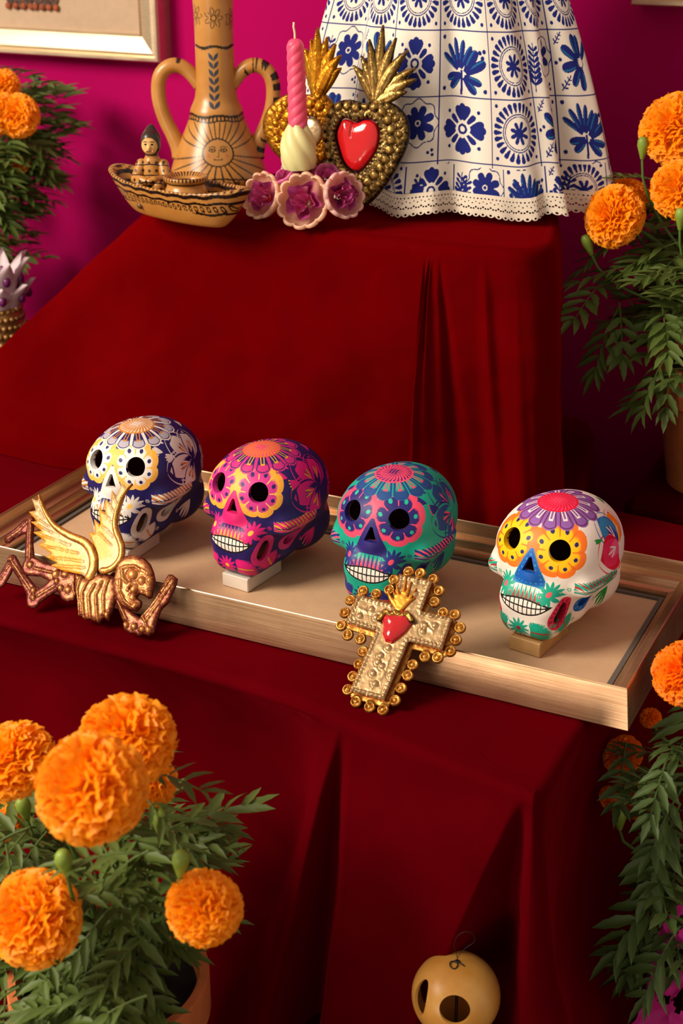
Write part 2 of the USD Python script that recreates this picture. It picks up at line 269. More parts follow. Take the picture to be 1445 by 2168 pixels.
def radial(dirs,off=0.):
    lo=np.full(len(dirs),5.);hi=np.full(len(dirs),130.)
    t=np.linspace(5,130,90)
    # last crossing from outside
    best=np.full(len(dirs),5.)
    for a in t:
        s=skull_sdf(CEN+dirs*a)+off
        best=np.where(s<0,a,best)
    lo=best;hi=best+t[1]-t[0]
    for _ in range(12):
        m=(lo+hi)/2; s=skull_sdf(CEN+dirs*m[:,None])+off
        lo=np.where(s<0,m,lo);hi=np.where(s<0,hi,m)
    return (lo+hi)/2
def skull_outer(sub=5,off=0.):
    s=trimesh.creation.icosphere(subdivisions=sub)
    r=radial(s.vertices,off); return CEN+s.vertices*r[:,None],np.array(s.faces)
# ------------------------------------------------------------------ painted patterns of the skulls (flat print as vertex colours)
def tri(x): return np.abs((x%1)-.5)*2          # 0..1 triangle wave
def drop(u,v,L,w):                              # teardrop from (0,0) thin to (0,L) round, width w
    t=v/L; return (t>0)&(t<1)&(np.abs(u)<w*np.sqrt(np.clip(t,0,1))*np.sqrt(np.clip(1-t**4,0,1)))
def polar(u,v): return np.hypot(u,v),np.arctan2(v,u)
def rot(u,v,a): c,s=np.cos(a),np.sin(a); return u*c+v*s,-u*s+v*c
def daisy(C,u,v,R,n,petal,core,m,ph=0.):
    r,a=polar(u,v); k=(a+ph)/(2*np.pi)*n; f=(k-np.round(k))*2*np.pi/n
    t=r/R; w=.48*np.pi/n*R*np.sin(np.clip(t,0,1)*np.pi*.74+.18)
    C[m&(t<1)&(np.abs(f)*r<w*np.sqrt(np.clip(1-t**6,0,1)))&(t>.2)]=petal; C[m&(t<.2)]=core
def dots(C,u,v,col,m,r0=1.6,rd=.62,n=6):
    for i in range(n):
        a=i*2*np.pi/n; C[m&(np.hypot(u-r0*np.cos(a),v-r0*np.sin(a))<rd)]=col
    C[m&(np.hypot(u,v)<rd*.8)]=col
def fringe(a,n,amp,seed=0):
    k=a*n; i=np.floor(k); h=np.sin(i*12.9898+seed)*43758.5453; h=h-np.floor(h)
    return amp*(1-tri(k))*( .45+.55*h)
def eyeflower(C,u,v,m,p,n,R,hole,ph):
    r,a=polar(u,v); k=(a-ph)/(2*np.pi)*n; f=k-np.round(k)
    sc=R*(.86+.14*np.sqrt(np.clip(np.cos(f*np.pi),0,1)))
    inn=sc*.80-fringe(a,22,2.6)-sc*.09*(2*np.abs(f))**6
    M=m&(r<sc); C[M]=p['eo']; C[M&(r<inn)]=p['ei']
    C[M&((.5-np.abs(f))*2*np.pi/n*r<.28+.75*(r/R)**2)&(r<sc*.97)&(r>hole+1.2)]=p['el']
    if 'eo2' in p: C[M&(r>sc*.80)&(fringe(a,40,1,3)>.55)]=p['eo2']
    for i in range(n):
        b=ph+i*2*np.pi/n; C[m&(np.hypot(u-.64*R*np.cos(b),v-.64*R*np.sin(b))<1.75)]=p['ed']
    C[m&(r<hole+1.1)]=p['ei']
def rosette(C,u,v,m,p,R,Rd,n,ph=0.):
    r,a=polar(u,v); k=(a-ph)/(2*np.pi)*n; i=np.round(k); f=(k-i)
    w=np.abs(f)*2*np.pi/n*r
    sc=R*(.80+.20*np.sqrt(np.clip(np.cos(f*np.pi),0,1)))
    M=m&(r<sc); C[M]=p['pe']
    half=np.pi/n*r; e=np.minimum(sc-r,(half-w)*1.0)
    C[M&(e>1.5)&(e<2.5)&(r>Rd)]=p['pl']
    C[M&(e>2.5)&(r>Rd)]=p['pi']
    if p.get('pt') is not None: C[M&(e>2.5)&(r>Rd+ (R-Rd)*.42+2.0*fringe(a,60,1.6))]=p['pt']
    if p.get('gap') is not None: C[m&(r<R*.9)&(half-w<.5)&(r>Rd)]=p['gap']
    q=(r-Rd)/(R-Rd); U=(w<2.0)&(q<.52); C[M&U&(q>0)]=p['pu']; C[M&(w<.95)&(q<.42)]=p['pk']
    M=m&(r<Rd); C[M]=p['dr']
    M=m&(r<Rd-1.6); C[M]=p['d1']
    s=a+.035*r; kk=s/(2*np.pi)*26; ww=tri(kk)
    C[M&(ww>.2+.7*np.abs(r/Rd-.6)*1.3)&(r>Rd*.28)]=p['d2']
    k2=s/(2*np.pi)*13; C[M&(r<Rd*.3)&(np.hypot((u*.6)%1.6-.8,(v*.6)%1.6-.8)<.5)]=p['d2']
def petal(C,u,v,m,L,W,cols,seed=0,fr=True):
    """broad petal from origin along +v"""
    t=v/L; w=W*np.clip(np.sin(np.clip(t,0,1)**.8*np.pi*.80),0,1)**.8*np.sqrt(np.clip(1-t**7,0,1))
    d=np.minimum(w-np.abs(u),L*(1-t)); M=m&(t>0.02)&(t<1)&(np.abs(u)<w*np.sqrt(np.clip(1-t**5,0,1)))
    out,line,mid,inn=cols
    C[M]=out; C[M&(np.abs(u)<w*.86)&(t<.93)]=line; C[M&(np.abs(u)<w*.74)&(t<.88)]=mid
    a=np.arctan2(u,v-.2*L); rr=np.hypot(u/W,(v-.2*L)/L)
    M2=M&(np.abs(u)<w*.74)&(t<.88); C[M2&(rr<.48-fringe(a,9,.16,seed))]=inn
def skull_paint(P,N,p):
    x,y,z=P.T; nx,ny,nz=N.T
    C=np.tile(p['base'],(len(P),1)).astype(float)
    A=lambda u,v,c,L,M_=None:None
    # ---- side patterns in arc coordinates about the side axis
    for sg in (1,-1):
        D=P-np.array([0,56,83.]); D=D*np.array([sg,1,1]); nn=np.linalg.norm(D,axis=1); ang=np.arccos(np.clip(D[:,0]/nn,-1,1))
        h=np.hypot(D[:,1],D[:,2])+1e-9; a=50*ang*D[:,1]/h; b=50*ang*D[:,2]/h
        m=(D[:,0]>4)&(np.hypot(a,b)<75)
        up=m&(b>-4)
        ca,cb=5.,13.
        for (ta,tb,W,cols,st) in p['fan']:
            L=np.hypot(ta-ca,tb-cb); th=np.arctan2(ta-ca,tb-cb); du,dv=a-ca,b-cb
            u=du*np.cos(th)-dv*np.sin(th); v=du*np.sin(th)+dv*np.cos(th)
            petal(C,u,v,up,L,W,cols,seed=L)
            for j in range(-2,3):
                uu,vv=rot(u,v-L*.22,-j*.2); 
                if len(st)>1 or j%2==0: C[up&drop(uu,vv,L*(.46-.05*abs(j)),1.25)]=st[j%len(st)]
        # fine outlines round the fan petals
        for (ta,tb,W,cols,st) in p['fan']:
            L=np.hypot(ta-ca,tb-cb)*1.08; th=np.arctan2(ta-ca,tb-cb); du,dv=a-ca,b-cb; u=du*np.cos(th)-dv*np.sin(th); v=du*np.sin(th)+dv*np.cos(th); t=v/L
            w=W*1.16*np.clip(np.sin(np.clip(t,0,1)**.8*np.pi*.80),0,1)**.8*np.sqrt(np.clip(1-t**7,0,1)); bg=(np.abs(C-p['base']).max(1)<1e-6); C[up&bg&(t>.2)&(t<1)&(np.abs(u)<w)&(np.abs(u)>w-1.2)]=cols[0]
        # feather leaves around the fan
        for (oa,ob,th,nl,L,cols) in p['leaf']:
            for j in range(nl):
                t=th+(j-(nl-1)/2)*.26; du,dv=a-oa,b-ob
                u=du*np.cos(t)-dv*np.sin(t); v=du*np.sin(t)+dv*np.cos(t)
                C[m&drop(u,v,L*(1-.08*abs(j-(nl-1)/2)),1.5)]=cols[j%len(cols)]
                if p.get('tip') is not None: C[m&(np.hypot(u,v-L*.93)<.8)]=p['tip']
        # back rosette
        rosette(C,a-47,b+4,m&(a>14),p['back'],25,12,11)
        # arch stripes
        s=(y-6)+(z-75)*.5; zz=z-(74+.06*(y-6)); m2=(D[:,0]>38)&(np.abs(zz)<3.6)&(y>2)&(y<46)
        k=(y+zz*.7)/4.; C[m2&(tri(k)>.25+.12*np.abs(zz))]=p['s1']; k2=k+.5; C[m2&(tri(k2)>.45+.12*np.abs(zz))]=p['s2']
        m2=(D[:,0]>38)&(zz<-4.2)&(zz>-7.5-.08*(y-10))&(y>-2)&(y<46); C[m2&(tri(y/9.+zz*.4)>.35)]=p['s1']; C[m2&(tri(y/9.+zz*.4+.4)>.75)]=p['s2']
        # jaw openings
        jm=(D[:,0]>14)&(z<72)
        for (oy,oz,th,A_,B_,c1,c2) in ((-1,47,.95,16.5,11.,p['j1'],p['j1b']),(34,50,.75,16,9.5,p['j2'],p['j2b'])):
            X=D[:,0]; tx,ty=(.57,.82) if oy<10 else (.12,.99); hx=26. if oy<10 else 33.
            h_=(X-hx)*tx+(y-oy)*ty; v_=z-oz; u=h_*np.cos(th)+v_*np.sin(th); v=-h_*np.sin(th)+v_*np.cos(th)
            e=np.hypot(u/A_,v/B_)
            if oy<10:
                uu,vv=h_-7,v_+13; rr,aa=polar(uu,vv-2); C[jm&(rr<12.5-fringe(aa,11,4.))&(vv<6)&(e>1)]=p['fr']
                ru,rv=rot(h_-3,v_+4,-2.62+np.pi); ru,rv=(h_-3)*.88+(v_+5)*.47,-(v_+5)*.88+(h_-3)*.47; C[jm&drop(ru,rv,19,1.5)&(e>1)]=p['st']
            C[jm&(e<1)]=c1; C[jm&(e<.88)&(e>.66)&(tri(np.arctan2(v,u)*2.2)>.55)]=c2
        for (dy,dz) in ((-3,66),(20,68),(30,60),(8,32),(22,31),(-6,30),(52,40)):
            m2=(D[:,0]>16); dots(C,y-dy,z-dz,p['dot'],m2)
        for (da,db) in ((-36,30),(-40,52)): dots(C,a-da,b-db,p['dot'],m)
    # ---- front patterns
    f=(y<44)&(ny<.3)
    g=f&(z>66)
    for (dx,dz) in ((3,124),(-34,70),(34,70),(-27,36),(26,37),(24,18),(-33,125),(33,125)): dots(C,x-dx,z-dz,p['dot'],f)
    for sg in (-1,1): eyeflower(C,np.where(x*sg>21.5,1,.93)*(sg*x-21.5)*.86+(y-2)*.42,(z-104.5)*.97,g&(x*sg>-1),p,p['ne'],p['R'],9.6,p['ph'])
    if p['ne']==8 and p.get('join') is not None: C[g&(np.abs(z-106)<4-2*np.abs(x)/6)&(np.abs(x)<6)]=p['join']
    # nose
    ww=2.2+(104-z)*.475-.012*(z-88)**2*.2; ww=np.where(z<76,ww-(76-z)*.35,ww); mn=f&(z<104)&(z>71.2-.01*x*x)&(np.abs(x)<ww)&(y<6)
    C[mn]=p['no']
    if 'nd' in p:
        e=np.minimum(ww-np.abs(x),z-71); C[mn&(e<1.3)]=p['nl']; C[mn&(e>2.2)&(e<4.6)&(np.hypot((x+z*.15)%4.2-2.1,(z)%4.2-2.1)<1.25)]=p['nd']
    # moustache
    zt=59.2-.006*x*x; zb=45.-.0+.018*x*x
    q=(z-zt)/(12.5-.012*x*x)
    mm=f&(np.abs(x)<21)&(q>0)&(q<1)
    k=x/4.1; C[mm&(tri(k)>.10+.85*q**1.3)]=p['m1']; q2=(z-zt)/(8.5); C[mm&(tri(k+.5)>.30+.65*q2**1.4)&(q2<1)]=p['m2']
    # mouth
    mo=f&(z<zt+1)&(z>zb-1)&(np.abs(x)<26); C[mo]=p['ink']
    mi=f&(z<zt-.5)&(z>zb+.6)&(np.abs(x)<24.6)
    mid=(zt+zb)/2+.4; gx=x/4.3; C[mi&(tri(gx)<.77)&(np.abs(z-mid)>.65)]=p['teeth']
    # daisies
    for sg in (-1,1): daisy(C,x-sg*21,(z-66.5),10.5,11,p['da'],p['dc'],f&(z>54)&(y<16),.2)
    for sg in (-1,1):
        u,v=sg*(x-p['chx'])-11,z-28.5; r,a=polar(u-7,v); M=f&(u>-2)&(z<zb-2)&(z>12); rr=12.5-fringe(a,13,4.5)
        C[M&(r<rr)&(np.abs(v)<10.5)]=p['fr']; ru=drop(-(z-28.2),u+1,18,1.35); C[M&ru]=p['st']
    C[f&(np.hypot(x-p['chx'],z-29)<11.6)]=p['base']
    daisy(C,x-p['chx'],z-29,10.8,12,p['da'],p['dc2'],f&(z<46)); 
    # ---- crown rosette in arc coordinates
    c0=np.array([0,40,84.]); D=P-c0; D/=np.linalg.norm(D,axis=1)[:,None]; ax=np.array([0,-.04,1.]);ax/=np.linalg.norm(ax); e2=np.array([0,1,.04]);e2/=np.linalg.norm(e2)
    ang=np.arccos(np.clip(D@ax,-1,1)); uu,vv=D[:,0],D@e2; h=np.hypot(uu,vv)+1e-9
    rosette(C,48*ang*uu/h,48*ang*vv/h,(z>90),p['top'],37,17.5,p['nt'],.13)
    return C
def palettes():
    S=srgb
    navy,wht,gold,orng=S('1e1a5e'),S('d9d2cc'),S('f3b545'),S('c07a28')
    grey=S('a9a6b4')
    P=[]
    def mk(base,lt,acc,dk,**k):
        d=dict(base=base,ink=S('15100e'),teeth=S('e8e0d6'),ne=8,R=23.6,nt=12,ph=.39,chx=-4.,dot=lt,fr=lt,st=acc,da=lt,dc=acc,dc2=acc,s1=lt,s2=acc,m1=lt,m2=acc,tip=None,jin=None)
        d['top']=dict(pe=lt,pl=dk,pi=dk,pt=lt,pu=acc,pk=dk,dr=acc,d1=lt,d2=acc)
        d['back']=dict(pe=lt,pl=dk,pi=dk,pt=lt,pu=lt,pk=dk,dr=acc,d1=lt,d2=acc)
        cols=(lt,dk,lt,dk); d['fan']=[(-15,43,15,cols,(lt,acc)),(17,42,13.5,cols,(lt,acc)),(-30,12,14,(lt,dk,lt,dk),(lt,acc)),(-16,-8,8.5,(lt,dk,lt,dk),(lt,acc))]
        d['leaf']=[(-18,-3,-2.5,6,14,(lt,acc)),(-30,30,-1.0,4,10,(lt,)),(-24,38,-.7,3,9,(lt,)),(-4,46,.3,3,12,(lt,)),(30,44,.9,4,12,(lt,)),(12,-35,-2.6,4,19,(lt,)),(-20,24,-1.6,4,11,(lt,))]
        d.update(k); return d
    P.append(mk(navy,wht,orng,navy,R=22.4,eo=gold,ei=S('e6e2dd'),el=gold,ed=navy,eo2=S('f7cf7e'),no=S('e0dbd6'),j1=S('d0c8c2'),j1b=S('d0c8c2'),j2=S('cdc5c0'),j2b=S('cdc5c0'),dc=S('eebc50'),dc2=S('eebc50')))
    P[0]['top'].update(pt=grey); P[0]['back'].update(pt=grey,d1=S('8a4a20'))
    pk=S('d81a78'); pk2=S('c22a7a')
    P.append(mk(S('23195f'),pk,S('d79a28'),S('23195f'),eo=S('efae3a'),ei=S('c62f86'),el=S('f0b848'),ed=S('23195f'),eo2=S('dd8f3a'),no=S('d81f70'),j1=S('d42070'),j1b=S('b52c80'),j2=S('c72b78'),j2b=S('b52c80'),tip=S('d79a28'),join=S('efae3a'),dc=S('eebc50'),dc2=S('eebc50')))
    P[1]['top'].update(pe=pk2,pt=pk2,dr=S('d9642a'),d1=S('d4407a'),d2=S('d9722e'))
    P[1]['back'].update(dr=S('a8401e'),d1=S('b8502a'))
    teal,nav2,cor=S('12a58c'),S('1d2a78'),S('ee4a6c')
    P.append(mk(teal,nav2,cor,teal,ne=7,R=23.8,ph=.2,eo=cor,ei=S('25206e'),el=cor,ed=S('1fb49a'),eo2=S('e0587e'),no=S('2a2170'),j1=S('2a2170'),j1b=S('25206e'),j2=S('2a2170'),j2b=S('25206e'),tip=cor))
    P[2]['top'].update(pe=S('1b4f8a'),pl=S('1b3a86'),pt=S('1b4a86'),pi=teal,pu=cor,pk=teal,dr=cor,d1=S('2a1c66'),d2=cor,gap=teal)
    P[2]['back'].update(pe=S('1b4f8a'),pl=S('1b3a86'),pt=S('1b4a86'),pi=teal,pu=cor,pk=teal,dr=cor,d1=S('2a1c66'),d2=cor,gap=teal)
    f=P[2]['fan']; P[2]['fan']=[(a,b,w,(nav2,teal,S('1b4a86'),teal),(cor,nav2)) for a,b,w,_,_ in f]
    W=S('ece4da'); tl=S('16a487'); dr=S('a33a34'); grn=S('16913c'); blu=S('1566b0')
    P.append(mk(W,tl,dr,W,eo=S('fb7a22'),ei=S('fbc20c'),el=S('f07018'),ed=S('231f5e'),no=S('1258b4'),nl=S('1a78b8'),nd=S('2a86c8'),j1=S('d81f4e'),j1b=S('8e1038'),j2=S('1258b4'),j2b=S('2a86c8'),dc=S('e0606a'),dc2=S('9c1f2a'),nt=13,jin=None))
    P[3]['join']=S('fb7a22')
    P[3]['top']=dict(pe=S('8a5aa6'),pl=S('5c1a44'),pi=S('8a5aa6'),pt=None,pu=S('eadfd2'),pk=S('8a5aa6'),dr=S('df1236'),d1=S('ee4468'),d2=S('d8123c'))
    P[3]['back']=dict(pe=blu,pl=S('123f86'),pi=S('1f78ba'),pt=None,pu=W,pk=S('1240a0'),dr=S('df1236'),d1=S('ee4468'),d2=S('d8123c'))
    P[3]['fan']=[(17,40,13,(S('d8182e'),S('f6a01e'),S('f58020'),S('fbb820')),(W,)),(-13,41,15,(S('1a74b4'),S('1a74b4'),S('1f8ac0'),S('123fa0')),(W,)),(-27,9,14.5,(S('d3122c'),S('d3122c'),S('e0285a'),S('ef5a90')),(W,))]
    P[3]['leaf']=[(-15,-3,-2.7,5,14,(grn,)),(-4,46,.3,3,12,(grn,)),(30,44,.9,4,12,(grn,)),(12,-35,-2.6,4,19,(grn,)),(-20,24,-1.6,2,9,(grn,))]
    return P
def cyl(c, d, r, L, r2=None, n=40, sc=(1, 1), tilt=0.):
    d = np.array(d, float); d /= np.linalg.norm(d); a = np.cross(d, [0, 0, 1.]); a /= np.linalg.norm(a); b = np.cross(a, d)
    a, b = a*math.cos(tilt)+b*math.sin(tilt), -a*math.sin(tilt)+b*math.cos(tilt); g = np.arange(n)*2*np.pi/n; r2 = r if r2 is None else r2
    ring = lambda o, q: np.array(c)+d*o+q*sc[0]*np.cos(g)[:, None]*a+q*sc[1]*np.sin(g)[:, None]*b
    h = trimesh.convex.convex_hull(np.vstack([ring(-L, r), ring(L, r2)])); return mf((np.array(h.vertices), np.array(h.faces)))
def skull_solid():
    m = mf(skull_outer(6)) - mf(skull_outer(4, 6.))
    for s in (1, -1):
        m -= cyl((s*22.5, 2, 104.5), (s*.28, -.95, .12), 9.6, 26)
        m -= cyl((s*26, -1, 47), (s*.82, -.57, 0), 1., 13, sc=(6.3, 10.5), tilt=s*.5)
        m -= cyl((s*33, 34, 50), (s*.99, -.12, 0), 1., 13, sc=(5.4, 10), tilt=s*.8)
    pr = manifold3d.CrossSection([[(-6.6, 83), (6.6, 83), (1.2, 96.5), (-1.2, 96.5)]]).extrude(40).rotate((90, 0, 0))
    m -= pr.translate((0, 12, 0))
    v, f = arr(m); return normals(v, f, 38)
SK = skull_solid(); PAL = palettes()
def skull_color(pal):
    clay = srgb('6e4028')
    def fn(P, N):
        c = skull_paint(P, N, pal); d = np.linalg.norm(P-CEN, axis=1); inward = ((P-CEN)*N).sum(1) < -.25*d
        deep = skull_sdf(P) < -4.6; c[deep] = clay; return c
    return fn
SKULLS = [(-.7815, 1.117, -1, 'navy blue painted clay skull with white petals and yellow-edged eye flowers', 1), (-.636, 1.115, -7, 'navy and hot pink painted clay skull with gold-edged eye flowers', 1),
          (-.4975, 1.113, -1, 'turquoise painted clay skull with coral eye flowers and dark blue nose', 1), (-.338, 1.115, -9, 'white painted clay skull with orange and yellow eye flowers and a purple crown flower', 1)]
TRAY = .753
for i, (x, y, yaw, label, lv) in enumerate(SKULLS):
    V, F_, N, C = adapt(SK[0], SK[1], SK[2], skull_color(PAL[i]), 0, 2)
    a = math.radians(yaw); R = np.array([[math.cos(a), -math.sin(a), 0], [math.sin(a), math.cos(a), 0], [0, 0, 1]])
    W = ((V-[0, 55, 0])@R.T+[0, 55, 0])/1000+[x, y, TRAY-.0012]; N2 = N@R.T
    base = np.array([x, y+.055, TRAY+.010])
    p = thing('painted_skull', label, 'skull', base, 'painted clay skulls in the tray'); put('skull_shell', (W, F_), 'skull_paint', p, col=C, nrm=N2)
    # the wooden block it sits on
    b = box((-.0155, -.011, 0), (.0155, .046, .0138), .0008); bv = (b[0]-[0, .055, 0])@R.T+[x, y+.055, TRAY+.0003]
    put('wood_block', (bv, b[1]), 'wood' if i > 2 else 'white_wood', None, label=['pale block under the navy skull behind the winged skeleton', 'whitish wooden block under the pink and navy skull', 'whitish block under the turquoise skull behind the cross', 'bare wooden block with end grain under the white skull'][i], cat='wood block', group='wooden blocks under the skulls')
# ------------------------------------------------------------------ potted marigolds
def pompom(R, rng, n=430, flat=.80):
    """ruffled marigold head: many frilled cupped petals round a dome, axis +z, centre at the origin"""
    Vs, Fs, k = [], [], 0; ga = np.pi*(3-5**.5); nu, nv = 6, 4
    for i in range(n):
        cz = 1-1.52*(i+.5)/n; th = i*ga+rng.normal(0, .10); sr = math.sqrt(max(0, 1-cz*cz))
        d = np.array([sr*math.cos(th), sr*math.sin(th), cz]); t1 = np.array([-math.sin(th), math.cos(th), 0]); t2 = np.cross(d, t1)
        if rng.random() < .45:
            w = rng.uniform(0, 2*np.pi); t1, t2 = t1*math.cos(w)+t2*math.sin(w), -t1*math.sin(w)+t2*math.cos(w)
        outer = .5+.5*(1-cz)/1.5; W = R*(.085+.075*outer)*rng.uniform(.85, 1.2); L = R*rng.uniform(.93, 1.05); inn = L*.52
        u = np.linspace(-1, 1, nu); v = np.linspace(0, 1, nv); ph = rng.uniform(0, 6.28); curl = W*(.55+.4*outer)
        U, Vv = np.meshgrid(u, v, indexing='ij'); fr = np.sin(U*4.2+ph)*.16*W*Vv**2
        rad = inn+(L-inn)*np.sin(Vv*1.45)/math.sin(1.45)+fr*.6
        side = U*W*(.35+.75*Vv); out = curl*(U**2*.55-.25)*Vv + curl*.75*Vv**3+fr
        P = d*rad[..., None]+t1*side[..., None]-t2*out[..., None]
        P[..., 2] *= flat; g = grid(P); Vs.append(g[0]); Fs.append(g[1]+k); k += len(g[0])
    c = ball((0, 0, -.06*R), R*.66, 2, (1, 1, flat*.95)); Vs.append(c[0]); Fs.append(np.hstack([c[1], c[1][:, 2:]])+k)
    return np.vstack(Vs), np.vstack(Fs)
def leaflet(L, W, rng, nseg=7):
    t = np.linspace(0, 1, nseg+1); w = W*np.sin(np.pi*t**.75)**.9; w[1:-1] *= np.where(np.arange(1, nseg) % 2, 1.10, .90)
    z = -.22*L*t**2*rng.uniform(.2, 1.3); x = L*t; rise = w*rng.uniform(.25, .55)
    P = np.stack([np.c_[x, w, z+rise], np.c_[x, w*.45, z+rise*.30], np.c_[x, 0*w, z], np.c_[x, -w*.45, z+rise*.30], np.c_[x, -w, z+rise]], 1); return grid(P)
def leaf(L, rng, pairs=5, wide=1.):
    """pinnate leaf along +x"""
    parts = []; droop = rng.uniform(.10, .35)*L
    at_ = lambda s: np.array([s*L*.72, 0, -droop*(s**2)])
    parts.append(tube([at_(s) for s in np.linspace(0, 1, 6)], np.linspace(.0011, .0006, 6), 5))
    for i in range(pairs):
        s = .30+.66*i/(pairs-1); ll = L*(.27+.13*math.sin(math.pi*(i+.7)/(pairs+.4)))*rng.uniform(.9, 1.1)
        for sg in (-1, 1):
            v, f = leaflet(ll, ll*.125*wide, rng); a = sg*(.95-.35*s)+rng.normal(0, .08); rl = rng.normal(0, .25); c, s_ = math.cos(a), math.sin(a)
            v = np.c_[v[:, 0], v[:, 1]*math.cos(rl)-v[:, 2]*math.sin(rl), v[:, 1]*math.sin(rl)+v[:, 2]*math.cos(rl)]
            v = np.c_[v[:, 0]*c-v[:, 1]*s_, v[:, 0]*s_+v[:, 1]*c, v[:, 2]]+at_(s); parts.append((v, f))
    v, f = leaflet(L*.36, L*.045*wide, rng); parts.append((v+at_(1), f)); return join(*parts)
def frame(d, rng=None, up_=(0, 0, 1.)):
    d = np.asarray(d, float)/np.linalg.norm(d); y = np.cross(up_, d); y /= np.linalg.norm(y)+1e-9; return np.stack([d, y, np.cross(d, y)], 1)
def bud_mesh(c, d, R, L):
    prof = [(0, -L*.5), (R*.35, -L*.45), (R*.62, -L*.2), (R, L*.15), (R*.95, L*.35), (R*.62, L*.5), (0, L*.52)]
    v, q = lathe(prof, 12); F3 = frame(d); v = v@np.stack([F3[:, 1], F3[:, 2], F3[:, 0]], 1).T+c; return v, q
def bloom_at(pl, c, R, tilt, rng, mat_='marigold', n=230, label=None):
    R = R*.93
    F3 = frame(tilt, None, (0.1, .3, 1.) if abs(np.array(tilt)[2]) < .9 else (1., 0, 0)); B = np.stack([F3[:, 1], F3[:, 2], F3[:, 0]], 1)
    # the calyx is the bloom's own part, its petals the sub-part
    a = np.array(tilt, float)/np.linalg.norm(tilt)
    v, q = lathe([(0, -R*.95), (R*.10, -R*.9), (R*.20, -R*.7), (R*.30, -R*.35), (R*.26, -R*.1), (0, -.05*R)], 14); b = put('bloom', (v@B.T+c, q), 'bud_green', pl, smooth=50, label=label)
    v, q = pompom(R, rng, n); put('petals', (v@B.T+c, q), mat_, Thing(b.path, pl.loc), smooth=True, kind='stuff')
    return c-a*R*.9
def marigold(label, base, rp, hp, blooms, buds, leafspots, seed, group=None, matl='leaf', matb='marigold', nleaf=60, spread=.12, zlo=.02, zhi=.16, leafL=(.07, .11), pot=True, avoid=None, cone=None, petals=380):
    """base: centre of the pot's foot; rp rim radius, hp height; blooms (centre, R, tilt); buds (point, direction)"""
    rng = np.random.default_rng(seed); base = np.array(base, float); pl = thing('potted_marigold', label, 'potted flower', base, 'potted marigolds around the altar')
    rb = rp*.66
    prof = [(0, .001), (rb, .001), (rb*1.005, .004), (rp*.87, hp*.70), (rp*.90, hp*.705), (rp*.985, hp*.72), (rp, hp*.74), (rp, hp*.985), (rp*.99, hp), (rp*.91, hp), (rp*.89, hp*.985), (rp*.84, hp*.70), (rp*.80, hp*.5), (0, hp*.5)]
    put('pot', lathe(prof, 72, base), 'terracotta', pl, smooth=35, label='terracotta pot')
    sv = []; a = np.linspace(0, 2*np.pi, 49)[:-1]
    P = np.array([[base+[r*math.cos(t), r*math.sin(t), hp*.86+.006*meshkit.noise(np.array([r*60*math.cos(t), r*60*math.sin(t), seed]))] for t in a] for r in np.linspace(.0005, rp*.868, 10)])
    put('soil', grid(P, closed_v=True), 'soil', pl, smooth=True)
    top = base+[0, 0, hp*.86]; stems = []
    def stem(end, d_end, r=.0024):
        a0 = rng.uniform(0, 6.28); s0 = top+np.array([math.cos(a0), math.sin(a0), 0])*rng.uniform(.0, rp*.35); end = np.array(end); L = np.linalg.norm(end-s0)
        p1 = s0+np.array([0, 0, L*.4])+(end-s0)*.1; p2 = end-np.array(d_end)/np.linalg.norm(d_end)*L*.3
        t = np.linspace(0, 1, 14)[:, None]; p = (1-t)**3*s0+3*(1-t)**2*t*p1+3*(1-t)*t**2*p2+t**3*end
        put('stem', tube(p, np.linspace(r*1.2, r*.8, 14), 7), 'stem_green', pl, smooth=True); stems.append(p); return p
    for c, R, tl in blooms: e = bloom_at(pl, np.array(c, float), R, tl, rng, matb, petals); stem(e, tl)
    for c, d in buds:
        c = np.array(c, float); d = np.array(d, float)/np.linalg.norm(d); put('bud', bud_mesh(c, d, .0062, .024), 'bud_green', pl, smooth=True); stem(c-d*.012, d, .0017)
    n = 0
    def place(p, d, L):
        v, f = leaf(L, rng, 4 if L < .09 else 5, rng.uniform(.9, 1.25)); F3 = frame(d); v = v@F3.T+p
        if avoid is not None and avoid(v): return False
        put('leaf', (v, f), matl, pl, smooth=40); return True
    for p, d, L in leafspots: place(np.array(p, float), np.array(d, float), L)
    tries = 0
    while n < nleaf and tries < nleaf*6:
        tries += 1; s = stems[rng.integers(len(stems))]; i = rng.integers(3, len(s)-1); p = s[i]+rng.normal(0, .01, 3)
        if rng.random() < .55:
            a = rng.uniform(0, 6.28); q = rng.uniform(.1, 1)**.6*spread*.7; p = top+np.array([math.cos(a)*q, math.sin(a)*q, rng.uniform(zlo, zhi)])
        o = p-(top+[0, 0, .05]); o[2] = 0; o /= np.linalg.norm(o)+1e-6; a = math.atan2(o[1], o[0])+rng.normal(0, .7)
        d = np.array([math.cos(a), math.sin(a), rng.uniform(-.35, .55)]); n += place(p, d, rng.uniform(*leafL))
    return pl
# front left pot
_r = np.random.default_rng(55); FF = []
for _ in range(100):
    q = _r.uniform((-30, 1760), (380, 2160))
    if min(math.hypot(q[0]-72, q[1]-1945), math.hypot(q[0]-432, q[1]-1922)) < 135: continue
    a = _r.uniform(3.3, 6.2); FF.append((aty(q[0], q[1], _r.uniform(.66, .75)), (math.cos(a), math.sin(a)*.7, _r.uniform(-.7, .35)), _r.uniform(.06, .085)))
bl = [(aty(193, 1668, .655), .0395, (.25, -.75, .60)), (aty(268, 1568, .735), .0375, (.15, -.35, .9)), (aty(28, 1612, .73), .0345, (-.2, -.4, .9)), (aty(72, 1945, .66), .037, (.1, -.8, .55)), (aty(432, 1922, .70), .0285, (.35, -.45, .8)), (aty(322, 1652, .78), .022, (.5, -.1, .3)), (aty(20, 1745, .78), .018, (-.3, -.2, .6))]
bl = [bl[i] for i in range(7)]
PB = (-.592, .785, .4015)
